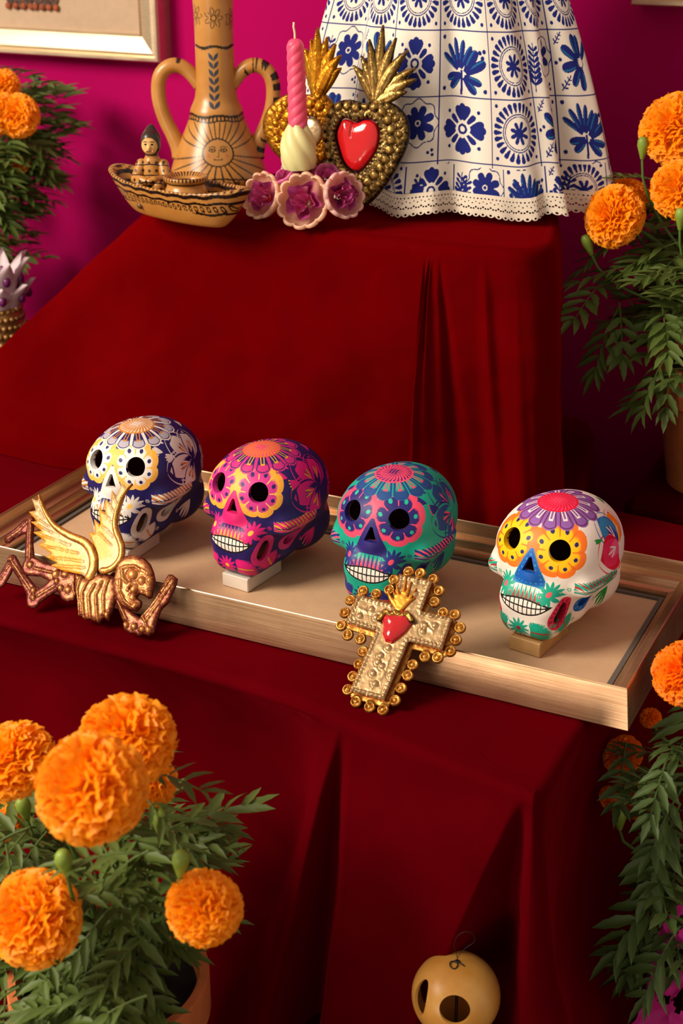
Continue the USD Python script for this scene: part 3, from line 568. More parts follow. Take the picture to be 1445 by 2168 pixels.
marigold('large potted marigold with full orange heads in front of the table at lower left', PB, .084, .150, bl,
         [(aty(137, 1830, .66), (.05, -.2, 1)), (aty(382, 1832, .70), (.15, -.1, 1)), (aty(338, 1742, .75), (.1, -.1, 1)), (aty(52, 1715, .76), (0, -.2, 1))],
         [(aty(205, 1830, .64), (.5, -.5, -.35), .095), (aty(205, 1830, .64), (-.6, -.55, -.2), .09), (aty(205, 1832, .64), (-.05, -.55, -.75), .10), (aty(210, 1825, .64), (.75, .1, .1), .09),
          (aty(80, 1770, .68), (-.6, -.5, -.45), .085), (aty(80, 1770, .68), (.1, -.6, -.8), .085), (aty(300, 1730, .72), (.8, -.3, 0), .08),
          (aty(130, 2070, .62), (-.8, -.3, -.15), .10), (aty(130, 2070, .62), (.8, -.45, -.1), .105), (aty(135, 2070, .62), (.15, -.6, -.6), .10), (aty(130, 2075, .62), (-.3, -.6, -.5), .10),
          (aty(420, 2010, .74), (.95, -.1, .05), .115), (aty(430, 2005, .75), (.9, .35, .1), .10), (aty(400, 2020, .72), (.7, -.6, -.35), .085), (aty(480, 1975, .74), (.95, .0, .25), .06), (aty(370, 1790, .76), (.9, .1, .2), .075), (aty(240, 2000, .66), (.6, -.6, -.2), .09), (aty(290, 1920, .68), (.3, -.6, -.5), .085), (aty(330, 2000, .69), (-.3, -.7, -.4), .08)]+FF,
         11, nleaf=120, spread=.11, zlo=.06, zhi=.19, leafL=(.06, .085), avoid=lambda v: any(((np.abs(v[:, 0]-b[0][0]-.3*(b[0][1]-v[:, 1])) < .036) & (np.abs(v[:, 2]-b[0][2]-.35*(b[0][1]-v[:, 1])) < .034) & (v[:, 1] < b[0][1]+.01)).any() for b in (bl[0], bl[3], bl[4])) or v[:, 1].max() > .925 or (v[:, 0]-.25*(v[:, 1]-.75) > -.462).any())
# right rear pot on the plinth
PR = (-.288, 1.60, .7425)
marigold('tall potted marigold on the plinth at the right edge behind the tray', PR, .082, .150,
         [(aty(1432, 272, 1.56), .0415, (-.2, -.8, .55)), (aty(1300, 458, 1.52), .0355, (-.35, -.8, .4)), (aty(1316, 425, 1.58), .031, (-.3, -.3, .85)), (aty(1440, 400, 1.52), .033, (-.1, -.9, .35)), (aty(1400, 425, 1.63), .022, (.2, -.3, .7))],
         [(aty(1360, 315, 1.54), (0, -.1, 1)), (aty(1245, 520, 1.52), (-.35, -.1, .9)), (aty(1440, 465, 1.50), (0, -.1, 1))],
         [(aty(1340, 560, 1.54), (-.75, -.45, -.15), .085), (aty(1310, 640, 1.53), (-.75, -.4, -.35), .095), (aty(1310, 650, 1.53), (-.3, -.5, -.75), .095), (aty(1310, 640, 1.53), (.3, -.5, -.7), .08), (aty(1330, 620, 1.53), (-.9, -.2, .1), .085),
          (aty(1420, 745, 1.50), (-.5, -.5, -.7), .085), (aty(1420, 750, 1.50), (.1, -.5, -.7), .075), (aty(1350, 400, 1.53), (-.7, -.2, -.5), .055), (aty(1380, 380, 1.55), (-.8, -.1, .2), .055), (aty(1400, 560, 1.53), (.4, -.6, .1), .08), (aty(1370, 520, 1.53), (-.2, -.6, .5), .08), (aty(1400, 640, 1.51), (.3, -.7, -.3), .09)],
         12, nleaf=92, spread=.12, zlo=.03, zhi=.20, avoid=lambda v: v[:, 1].max() > 1.785 or v[:, 0].min() < -.465 or any(((np.abs(v[:, 0]-b[0]-.25*(b[1]-v[:, 1])) < .036) & (np.abs(v[:, 2]-b[2]-.2*(b[1]-v[:, 1])) < .034) & (v[:, 1] < b[1]+.01)).any() for b in (aty(1300, 458, 1.52), aty(1432, 272, 1.56), aty(1440, 400, 1.52))) or ((v[:, 2] < .835) & (v[:, 1] < 1.535) & (v[:, 0] > -.385)).sum() > 60)
_r = np.random.default_rng(77); _poly = Polygon([(1275, 1580), (1445, 1545), (1470, 2060), (1395, 2030), (1310, 1880), (1265, 1720)]); FL = []
while len(FL) < 80:
    q = _r.uniform((1280, 1540), (1470, 2040))
    if _poly.contains(Point(q)): a = _r.uniform(1.6, 5.2); FL.append((aty(q[0], q[1], _r.uniform(1.04, 1.15)), (math.cos(a), math.sin(a)*.6-.3, _r.uniform(-.7, .5)), _r.uniform(.05, .085)))
# right front pot, half out of the frame beside the table
PF = (-.065, 1.17, .4015)
marigold('dim potted marigold with a shrivelled flower beside the table at the lower right', PF, .085, .165,
         [(aty(1447, 1425, 1.07), .029, (-.3, -.6, .6)), (aty(1376, 1520, 1.14), .0105, (-.2, -.4, .9)), (aty(1318, 1600, 1.10), .020, (-.5, -.4, .6)), (aty(1345, 1690, 1.10), .022, (-.3, -.7, -.2)), (aty(1290, 1690, 1.08), .012, (-.7, -.5, -.3))],
         [(aty(1311, 1735, 1.06), (-.05, -.1, 1))],
         [(aty(1390, 1650, 1.06), (-.85, -.3, .15), .10), (aty(1390, 1650, 1.06), (-.6, -.2, .75), .085), (aty(1385, 1655, 1.06), (-.45, -.5, -.5), .09), (aty(1400, 1600, 1.08), (-.1, -.4, -.9), .085), (aty(1440, 1700, 1.05), (-.2, -.6, -.7), .10), (aty(1430, 1860, 1.04), (-.5, -.6, -.35), .10), (aty(1400, 1900, 1.04), (-.3, -.5, -.8), .09), (aty(1330, 1560, 1.12), (-.9, -.2, .1), .05), (aty(1440, 1960, 1.02), (-.4, -.5, -.7), .09)]+FL,
          13, nleaf=50, spread=.15, zlo=.0, zhi=.14, matl='leaf_dull', matb='marigold_deep', avoid=lambda v: ((v[:, 0] < -.215) & (v[:, 2] > .742) & (v[:, 2] < .80)).any() or (v[:, 0] < -.270+.16*np.clip(.70-v[:, 2], 0, 1)).any())
# left rear pot, mostly out of the frame; its unseen foliage darkens the wall
PL = (-1.375, 1.60, .7485)
marigold('out of focus potted marigold at the left edge below the hanging picture', PL, .08, .16,
         [(aty(38, 245, 1.55), .030, (.3, -.7, .4)), (aty(0, 185, 1.58), .028, (.1, -.5, .7)), (aty(-6, 240, 1.54), .03, (0, -.8, .5)), (aty(45, 345, 1.60), .014, (.5, -.6, -.2))],
         [], [(aty(20, 300, 1.52), (.6, -.4, .7), .075), (aty(30, 330, 1.52), (.85, -.3, .25), .08), (aty(30, 350, 1.52), (.7, -.5, -.3), .085), (aty(20, 400, 1.52), (.6, -.5, -.6), .08), (aty(10, 440, 1.54), (.9, -.2, -.2), .085), (aty(0, 380, 1.51), (.2, -.8, -.4), .085), (aty(-10, 330, 1.5), (.3, -.7, .3), .08)],
         14, nleaf=150, spread=.17, zlo=.0, zhi=.27, avoid=lambda v: v[:, 1].max() > 1.785 or (v[:, 0] > -1.158).any())
# ------------------------------------------------------------------ embossed tin ornaments on planes of their own
class Plane:
    def __init__(s, o, e1, n):
        s.o = np.array(o, float); s.n = np.array(n, float)/np.linalg.norm(n); e1 = np.array(e1, float); s.e1 = e1-s.n*(e1@s.n); s.e1 /= np.linalg.norm(s.e1); s.e2 = np.cross(s.n, s.e1)
    def to2(s, pts, off=0.):
        out = []
        for x, y in np.atleast_2d(np.asarray(pts, float)):
            d = ray(x, y); o = s.o+s.n*off; p = EYE+d*(((o-EYE)@s.n)/(d@s.n))-s.o; out.append((p@s.e1*1000, p@s.e2*1000))
        return np.array(out)
    def to3(s, v): v = np.asarray(v)/1000; return s.o+v[:, :1]*s.e1+v[:, 1:2]*s.e2+v[:, 2:3]*s.n
def smooth_poly(p, r=.6): return Polygon(p).buffer(0).buffer(r).buffer(-2*r).buffer(r)
def plate(pl, poly, z0, thick, puff=0., pr=6., bosses=(), ridges=(), edge=1.4, noise=.0, seed=0, extra=None):
    """extruded outline (mm in the plane) with an embossed front; returns world mesh and the relief height at every vertex"""
    poly = poly.buffer(0); geoms = list(getattr(poly, 'geoms', [poly])); polys = []
    for g in geoms:
        polys.append(np.array(g.exterior.coords)[:-1]); polys += [np.array(h.coords)[:-1] for h in g.interiors]
    m = manifold3d.CrossSection(polys, manifold3d.FillRule.EvenOdd).extrude(thick).refine_to_length(edge); v, f = arr(m)
    P = shapely.points(v[:, 0], v[:, 1]); d = np.maximum(shapely.distance(poly.boundary, P), 0); h = np.zeros(len(v))
    if puff: q = np.clip(d/pr, 0, 1); h += puff*np.sqrt(1-(1-q)**2)
    for x, y, r, a in bosses:
        q = np.hypot(v[:, 0]-x, v[:, 1]-y)/r; h += np.where(q < 1, a*np.sqrt(np.clip(1-q*q, 0, 1)), 0)-np.where((q >= 1) & (q < 1.5), a*.35*np.sin((q-1)/.5*np.pi), 0)
    for pts, w, a in ridges:
        q = shapely.distance(LineString(pts), P)/w; h += np.where(q < 1, a*(1-q*q)**2, 0)
    if extra is not None: h += extra(v, d)
    h = h*np.clip(d/.8, 0, 1)
    if noise: h += noise*(meshkit.fbm(np.c_[v[:, :2]/3., np.full(len(v), seed)], 3, seed)-.5)*np.clip(d/1., 0, 1)
    top = v[:, 2] > thick*.5; rel = np.where(top, h, -1.); v[:, 2] = np.where(top, v[:, 2]+h, v[:, 2]); v[:, 2] += z0
    return pl.to3(v), f, rel, v
def sm(v, f): return normals(v, f, None)
def put_plate(name, pl, mesh, colfn, mat_, parent, **k):
    v, f, rel, v2 = mesh; c = colfn(v2, rel)
    m = trimesh.graph.smooth_shade(trimesh.Trimesh(v, f, process=False, vertex_attributes={'c': c}), angle=math.radians(50), facet_minarea=None)
    from scipy.spatial import cKDTree
    vv = np.array(m.vertices); i = cKDTree(v).query(vv)[1]; _, ff, nn = meshkit.arrays((vv, np.array(m.faces)), True)
    return put(name, (vv, ff), mat_, parent, col=c[i], nrm=nn, **k)
def lerp(a, b, t): t = np.clip(t, 0, 1)[:, None]; return a*(1-t)+b*t
def relief_tones(dark, bright, lo, hi, seed, streak=(9., 2.)):  # colour runs from dark in the hollows to bright on raised relief, with streaks
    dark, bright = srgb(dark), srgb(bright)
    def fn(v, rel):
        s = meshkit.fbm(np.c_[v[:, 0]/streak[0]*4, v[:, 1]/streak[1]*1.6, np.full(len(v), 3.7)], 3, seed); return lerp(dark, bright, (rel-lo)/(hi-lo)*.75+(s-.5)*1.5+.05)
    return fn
painted('red_gloss', .12, 0, coat_weight=.6, coat_roughness=.05)
# ---- winged skeleton resting on the front rail
def pxs(pts): return [(x*.27682, 1020+y*.27682) for x, y in pts]
SP = Plane((-.76, 1.0195, .7915), (1, 0, 0), (0, -math.sin(math.radians(50)), math.cos(math.radians(50))))
sk2 = lambda pts: SP.to2(pxs(pts)); KS = float(np.linalg.norm(sk2([(700, 700)])-sk2([(800, 700)]))/100)
def limb(pts, w):
    p = sk2(pts); w = np.broadcast_to(w, (len(p),))*1.55; return unary_union([unary_union([Point(p[i]).buffer(w[i]*KS), Point(p[i+1]).buffer(w[i+1]*KS)]).convex_hull for i in range(len(p)-1)])
def bos(lst): return [(*sk2([(x, y)])[0], r*KS, h) for x, y, r, h in lst]
def rid(lst): return [(sk2(p), w*KS, h) for p, w, h in lst]
cop = relief_tones('55120a', 'b8763a', 1.4, 3.6, 4)
skel = thing('winged_skeleton_ornament', 'embossed copper tin skeleton with yellow wings leaning on the tray rim', 'ornament', SP.o)
def part(name, poly, z0, th, puff, bosses=(), ridges=(), pr=4.5, col=cop, mat_='tin_copper', parent=skel, seed=1, noise=.5, label=None, extra=None):
    return put_plate(name, SP, plate(SP, poly, z0, th, puff, pr, bosses, ridges, 1.25, noise, seed, extra), col, mat_, parent, label=label)
# legs
L1 = unary_union([limb([(235, 300), (225, 480), (232, 640)], [20, 20, 26]), limb([(238, 648), (330, 672), (425, 708)], [44, 32, 40])])
part('leg', L1, -.2, 1.2, 1.5, bos([(240, 640, 24, 1.6)]), rid([([(245, 320), (236, 600)], 9, 1.2), ([(270, 665), (410, 700)], 10, 1.2)]), seed=2)
F1 = smooth_poly(np.vstack([sk2([(245, 275), (262, 300), (232, 345), (215, 400), (180, 402), (120, 435), (75, 472), (45, 468), (36, 440), (60, 410), (130, 350), (190, 295)])])); part('foot', F1, .3, 1.2, 1.3, (), rid([([(70, 440), (150, 385), (225, 310)], 9, 1.0)]), seed=3)
L2 = unary_union([limb([(97, 600), (170, 720), (258, 855)], [24, 20, 30]), limb([(262, 860), (262, 915)], [36, 34]), limb([(275, 895), (360, 835), (440, 780)], [32, 30, 34])])
part('leg', L2, .4, 1.2, 1.5, bos([(266, 838, 22, 1.5), (265, 890, 20, 1.5), (96, 598, 17, 1.2)]), rid([([(105, 620), (245, 830)], 9, 1.2), ([(300, 880), (430, 800)], 10, 1.2)]), seed=4)
F2 = limb([(88, 620), (55, 690), (10, 770)], [22, 26, 24]); part('foot', F2, .0, 1.2, 1.2, (), rid([([(80, 640), (15, 755)], 8, .9)]), seed=5)
pel = smooth_poly(sk2([(415, 690), (450, 672), (540, 690), (590, 705), (602, 870), (575, 910), (520, 925), (480, 905), (455, 850), (425, 800), (405, 740)])); part('pelvis', pel, 1.0, 1.3, 1.8, bos([(437, 712, 27, 1.7), (512, 712, 27, 1.7), (448, 768, 20, 1.4), (535, 832, 25, 1.7), (478, 820, 22, 1.4)]), rid([([(590, 710), (575, 800), (590, 880)], 8, 1.4)]), seed=6)
rib = smooth_poly(sk2([(585, 700), (640, 725), (700, 752), (760, 712), (850, 722), (900, 745), (905, 860), (888, 950), (842, 1072), (806, 1048), (772, 1092), (735, 1075), (700, 1058), (665, 1066), (640, 1045), (612, 1038), (606, 930), (585, 850)]), .3)
part('ribcage', rib, 1.6, 1.6, 2.6, bos([(842, 1030, 25, 1.7)]), rid([([(640, 735), (612, 830), (625, 1030)], 11, 1.7), ([(700, 760), (650, 860), (662, 1050)], 11, 1.7), ([(745, 800), (700, 880), (712, 1060)], 11, 1.7), ([(800, 780), (755, 880), (768, 1080)], 11, 1.7), ([(850, 760), (812, 880), (815, 1020)], 11, 1.7)]), pr=7, seed=7)
arm = smooth_poly(sk2([(885, 890), (905, 860), (960, 950), (1080, 1045), (1150, 975), (1195, 900), (1240, 820), (1300, 716), (1330, 718), (1368, 748), (1362, 790), (1300, 930), (1245, 985), (1215, 1060), (1188, 1165), (1150, 1187), (1110, 1172), (1075, 1188), (1040, 1165), (1005, 1168), (962, 1142), (955, 1080), (930, 1020)]), .3)
part('arms', arm, 2.0, 1.5, 2.0, bos([(978, 1105, 24, 1.8), (1045, 1118, 22, 1.7), (1105, 1138, 22, 1.7), (1155, 1145, 22, 1.7)]), rid([([(920, 920), (985, 1060)], 10, 1.4), ([(1100, 1050), (1190, 940), (1335, 735)], 8, 1.5), ([(1130, 1080), (1230, 940), (1345, 770)], 8, 1.5), ([(1105, 1030), (1150, 1130)], 8, 1.2)]), seed=8)
hd = smooth_poly(sk2([(895, 720), (905, 645), (955, 590), (1010, 568), (1070, 572), (1120, 596), (1165, 640), (1190, 700), (1203, 760), (1190, 830), (1178, 895), (1150, 905), (1110, 878), (1080, 868), (1062, 892), (1102, 925), (1096, 965), (1062, 1002), (1005, 988), (950, 960), (905, 910), (885, 850), (882, 780)]), .3)
part('skull_head', hd, 3.2, 1.6, 3.0, bos([(1040, 725, 34, 2.4), (1108, 772, 26, 2.0), (1175, 765, 24, 2.0), (1050, 838, 24, 1.8), (1045, 895, 24, 1.8), (1110, 865, 22, 1.6), (1155, 870, 20, 1.6), (1060, 960, 20, 1.4)]),
     rid([([(955, 680), (1000, 665), (1060, 665), (1095, 690)], 11, 2.0), ([(960, 690), (970, 760), (1000, 790)], 10, 1.6), ([(950, 760), (945, 850), (985, 930), (1050, 985)], 11, 1.8), ([(1110, 690), (1160, 720)], 9, 1.2), ([(1000, 850), (1030, 800), (1075, 815)], 9, 1.4)]), pr=8, seed=9)
# wings
wy, wc, wg = srgb('c68202'), srgb('ab8c5c'), srgb('b8782a')
def wing_col(spine):
    ls = LineString(sk2(spine))
    def fn(v, rel):
        d = shapely.distance(ls, shapely.points(v[:, 0], v[:, 1]))/KS; s = meshkit.fbm(np.c_[v[:, :2]/2.2, np.zeros(len(v))], 3, 5); return lerp(wc, wy, (d-62)/30+(s-.5)*2.2)
    return fn
def wing(name, outline, spine, w, feathers, z0, seed, label):
    c = thing_part = part(name, smooth_poly(sk2(outline), .12), z0, 1.2, .8, (), rid([(p, 7, .9) for p in feathers]), col=wing_col(spine), mat_='wing_paint', seed=seed, noise=.25, label=label)
    p = spline(sk2(spine), 40); ww = np.interp(np.linspace(0, 1, 40), [0, .25, .6, 1], w)*KS; poly = unary_union([unary_union([Point(p[i]).buffer(ww[i]), Point(p[i+1]).buffer(ww[i+1])]).convex_hull for i in range(39)])
    part('wing_spine', poly, z0+.9, 1.3, 2.2, (), rid([(p[2:-2]+[0, -.6], 7, .8)]), col=relief_tones('8a4c14', 'dfa450', -.5, 2.6, seed, (3., 9.)), mat_='tin_gold', parent=Thing(c.path, skel.loc), seed=seed, label='gold rolled leading edge')
wing('wing', [(760, 735), (750, 600), (700, 480), (600, 430), (480, 355), (400, 290), (345, 190), (318, 110), (306, 155), (262, 140), (292, 232), (238, 240), (300, 312), (254, 317), (335, 385), (272, 397), (362, 462), (312, 493), (412, 560), (366, 583), (455, 632), (408, 647), (480, 684), (560, 703), (645, 720), (690, 752)],
     [(705, 735), (735, 640), (718, 540), (660, 470), (590, 440), (510, 400), (440, 350), (388, 280), (348, 200), (320, 120)], [34, 32, 24, 9],
     [[(300, 200), (360, 300)], [(270, 262), (400, 360)], [(290, 330), (470, 430)], [(310, 408), (560, 500)], [(350, 500), (620, 560)], [(410, 590), (660, 620)], [(460, 655), (670, 670)]], 3.4, 12, 'left wing with yellow feathers')
wing('wing', [(850, 720), (768, 690), (752, 640), (745, 560), (722, 470), (692, 396), (740, 402), (735, 292), (782, 340), (768, 210), (818, 250), (818, 142), (862, 175), (868, 72), (905, 120), (946, 22), (985, 60), (960, 140), (932, 230), (912, 330), (945, 430), (962, 530), (945, 620), (900, 680)],
     [(800, 690), (880, 665), (935, 600), (948, 530), (928, 450), (900, 380), (896, 300), (915, 215), (955, 120), (1022, 32)], [24, 24, 20, 9],
     [[(770, 400), (870, 500)], [(760, 310), (880, 430)], [(795, 230), (885, 340)], [(840, 160), (895, 260)], [(880, 110), (915, 190)]], 2.6, 13, 'right wing with yellow feathers')
# ---- cross of embossed silver on a scalloped gold plate
def px2(pts): return [(690+x*.21453, 1190+y*.21453) for x, y in pts]
CP = Plane((-.49, 1.0150, .7960), (1, 0, 0), (0, -math.sin(math.radians(40)), math.cos(math.radians(40))))
c2 = lambda pts, off=0.: CP.to2(px2(pts), off); KC = float(np.linalg.norm(c2([(700, 700)])-c2([(800, 700)]))/100)
cross = thing('cross_ornament', 'silver tin cross with a red heart and scalloped gold edge leaning on the tray rim', 'cross', CP.o)
outl = [(735, 135), (1052, 200), (945, 490), (1250, 565), (1148, 872), (820, 790), (578, 1370), (245, 1282), (500, 692), (210, 606), (312, 335), (672, 428)]
lobes = [(670, 175), (815, 95), (930, 110), (1055, 170), (1115, 285), (1070, 395), (1155, 500), (1270, 520), (1320, 650), (1280, 770), (1225, 880), (1100, 945), (975, 935), (855, 1015), (805, 1120), (740, 1245), (680, 1365), (560, 1460), (430, 1430), (295, 1380), (215, 1260), (265, 1130), (325, 1010), (365, 885), (340, 760), (215, 720), (150, 625), (185, 500), (240, 375), (365, 285), (495, 315), (625, 275)]
core = Polygon(c2(outl, -.004)).buffer(20*KC, join_style=2); core2 = Polygon(c2([(x+20, y+40) for x, y in outl], -.004)).buffer(26*KC); lb = c2(lobes, -.004)
back = unary_union([core, core2]+[Point(p).buffer(57*KC) for p in lb]).buffer(.3).buffer(-.3)
gold = relief_tones('7a4410', 'd9a04a', -.2, 1.7, 14, (4., 4.)); red = relief_tones('5a0d08', '9a2a14', 0, 3, 15)
def part_c(name, poly, z0, th, puff, bosses=(), ridges=(), pr=4., col=gold, mat_='tin_gold', parent=cross, seed=1, noise=.5, label=None, extra=None, edge=1.05):
    return put_plate(name, CP, plate(CP, poly, z0, th, puff, pr, bosses, ridges, edge, noise, seed, extra), col, mat_, parent, label=label)
rim = [(p[0], p[1], 47*KC, -.9) for p in lb]
part_c('backing_plate', back, -5.0, 1.2, .6, [(p[0], p[1], 22*KC, 1.3) for p in lb], [(np.array(Point(p).buffer(45*KC).exterior.coords), 15*KC, 1.3) for p in lb], seed=20, label='gold plate edged with scallops and bosses')
co = Polygon(c2(outl)); part_c('side_band', co.buffer(-.3), -4.2, 5.2, 0, col=lambda v, r: np.tile(srgb('8a2010'), (len(v), 1)), mat_='tin_gold', label='dark red side of the raised cross', edge=3)
beads = []
edge_ = co.buffer(-20*KC).exterior
for s in np.arange(0, edge_.length, 42*KC): q = edge_.interpolate(s); beads.append((q.x, q.y, 17*KC, 1.2))
bb = [(455, 480), (340, 545), (500, 560), (980, 640), (1080, 640), (960, 700), (545, 935), (470, 1110), (560, 1040), (490, 1215), (620, 860), (770, 290), (880, 330), (900, 200), (640, 1130), (520, 1000)]
part_c('silver_cross', co, 1.0, 1.2, .8, beads+[(*c2([p])[0], 30*KC, 1.5) for p in bb], [(np.array(edge_.coords), 24*KC, .35), (c2([(330, 470), (450, 520), (560, 520)]), 16*KC, .6), (c2([(880, 640), (960, 620), (1060, 700)]), 16*KC, .6), (c2([(640, 950), (560, 1150), (460, 1250)]), 14*KC, .5)], col=relief_tones('84663f', 'bd9d72', -1.2, 1.5, 22, (7., 7.)), mat_='tin_silver', seed=22, noise=.3, label='embossed silver face of the cross')
ht = smooth_poly(c2([(555, 570), (600, 510), (660, 490), (710, 515), (770, 495), (830, 515), (864, 575), (855, 640), (800, 710), (720, 780), (660, 825), (590, 800), (560, 740), (570, 660)]), .8)
h_ = part_c('heart', ht, 2.2, 1.0, 6.0, pr=11., col=lambda v, r: np.tile(srgb('b5101a'), (len(v), 1)), mat_='red_gloss', seed=23, noise=.2, label='red enamelled heart')
cr = c2([(545, 590), (600, 520), (660, 555), (705, 530), (760, 565), (810, 540), (860, 600)]); part_c('thorn_crown', LineString(cr).buffer(30*KC), 6.0, 1.0, 1.6, ridges=[(c2([(x, 505+60*(i % 2)), (x+30, 590-50*(i % 2))]), 9*KC, 1.2) for i, x in enumerate(range(555, 850, 34))], pr=2, col=relief_tones('1a0f08', 'b98a3c', .2, 2., 24, (2, 2)), seed=24, label='black and gold crown of thorns')
fl = []
for tip, mid in (((612, 292), (650, 380)), ((672, 300), (700, 380)), ((702, 228), (720, 340)), ((800, 165), (770, 320)), ((850, 215), (800, 340)), ((898, 280), (830, 380)), ((885, 372), (810, 420))):
    p = spline(c2([(735, 480), mid, tip]), 10); fl.append(unary_union([unary_union([Point(p[i]).buffer((40-33*i/9.)*KC), Point(p[i+1]).buffer((40-33*(i+1)/9.)*KC)]).convex_hull for i in range(9)]))
part_c('flame', unary_union(fl), 2.6, 1.2, 1.8, pr=2.2, col=relief_tones('a83a10', 'efb040', -.4, 1.5, 25, (5, 5)), mat_='tin_gold', seed=25, label='yellow flames above the heart')
# ---- gilt hearts standing on the upper stand
def make_heart(plane, name, label, frame_o, crown, inner, groove, dark, bright, seed, heart_h, leaves):
    t = thing(name, label, 'heart ornament', plane.o)
    q2 = lambda p: plane.to2(p); cl = lambda p: spline(np.vstack([p, p[:1]]), 90); pin = smooth_poly(cl(q2(inner)), 1.); fo = smooth_poly(cl(q2(frame_o)), .8); K = float(np.linalg.norm(q2([(700, 300)])-q2([(701, 300)])))
    rg = fo.difference(pin.buffer(2.)); ext = pin.buffer(7*K).exterior; pe = []
    for s in np.arange(0, ext.length, 9*K): g = ext.interpolate(s); pe.append((g.x, g.y, 3.6*K, 1.3))
    rng = np.random.default_rng(seed); mid = pin.buffer(29*K).exterior
    for s in np.arange(0, mid.length, 19*K): g = mid.interpolate(s); pe.append((g.x, g.y, 8.5*K, 2.6))
    mid = pin.buffer(46*K).exterior
    for s in np.arange(0, mid.length, 15*K): g = mid.interpolate(s); pe.append((g.x+rng.normal(0, .4), g.y+rng.normal(0, .4), 6.*K, 2.0))
    put_plate('heart_frame', plane, plate(plane, rg, 0, 5., 3.2, 9., pe, [], 1.6, 1.6, seed), relief_tones(dark, bright, 1.4, 6.0, seed, (3, 3)), 'tin_gold', t, label='beaded frame')
    if heart_h > 0: put_plate('heart_centre', plane, plate(plane, pin.buffer(1.0), 1., 2., heart_h, 14., (), [(q2(g), 5*K, -2.0) for g in groove], 1.2, .1, seed), lambda v, r: np.tile(srgb('c01018'), (len(v), 1)), 'red_gloss', t, label='glossy red heart')
    else: put_plate('heart_centre', plane, plate(plane, pin.buffer(1.0), 1., 2., 5., 12., (), [], 1.2, .4, seed), relief_tones('a07a44', 'dcc7a0', -1, 4, seed), 'tin_silver', t, label='pale oval boss')
    crn = []; bx = q2([crown[0]])[0]
    for k, tip in enumerate(crown[1:]):
        p0 = bx+(q2([tip])[0]-bx)*.06; tp = q2([tip])[0]; md = (p0+tp)/2+(np.array([tp[0]-bx[0], 0])*-.12); p = spline([p0, md, tp], 12); w = (leaves*np.sin(np.linspace(.75, np.pi*.96, 12))+.5)*K
        crn.append((unary_union([unary_union([Point(p[i]).buffer(w[i]), Point(p[i+1]).buffer(w[i+1])]).convex_hull for i in range(11)]), p))
    for k, (po, p) in enumerate(crn): put_plate('crown_leaf', plane, plate(plane, po, 1.0+1.1*(k % 3), 2.0, 2.6, 5., (), [(p, 2.2*K, 1.3)], 1.8, .6, seed+k), relief_tones(dark, bright, -.5, 3.6, seed+k, (3, 8)), 'tin_gold', t)
    return t
A = aty(772, 432, 1.403); HP = Plane((A[0], A[1], ZU+.002), (1, -.10, 0), (.05, -1, .12))
make_heart(HP, 'milagro_heart', 'antique gold framed heart with glossy red centre and leafy crown leaning on the skirt', [(700, 232), (722, 214), (750, 212), (775, 218), (800, 212), (838, 222), (862, 248), (868, 285), (852, 335), (825, 382), (795, 420), (768, 436), (745, 425), (722, 390), (700, 345), (688, 300), (688, 262)],
           [(796, 218), (750, 140), (768, 120), (785, 85), (812, 55), (840, 82), (865, 108), (880, 145), (882, 168), (862, 195)], [(722, 268), (738, 255), (757, 262), (772, 256), (795, 262), (803, 285), (798, 312), (780, 342), (758, 360), (738, 348), (724, 315), (718, 290)], [[(752, 258), (748, 285)]], '1c1208', 'b8924c', 31, 6., 11.5)
B_ = aty(650, 345, 1.420); HQ = Plane((B_[0], B_[1], ZU+.002), (1, -.05, 0), (0, -1, .04))
make_heart(HQ, 'gold_heart', 'bright gold leaf heart with a crown standing behind the pink candle', [(560, 265), (570, 232), (598, 205), (630, 195), (652, 200), (680, 195), (705, 215), (722, 250), (720, 290), (705, 325), (675, 352), (640, 358), (605, 340), (572, 305)],
           [(672, 205), (648, 105), (662, 85), (676, 60), (694, 80), (712, 95), (724, 118), (722, 145)], [(640, 262), (658, 250), (676, 258), (684, 280), (676, 300), (658, 312), (642, 296)], [], '7a4206', 'e5a420', 41, 0., 13.)
# ------------------------------------------------------------------ things on the upper stand
INK = srgb('1d120c')
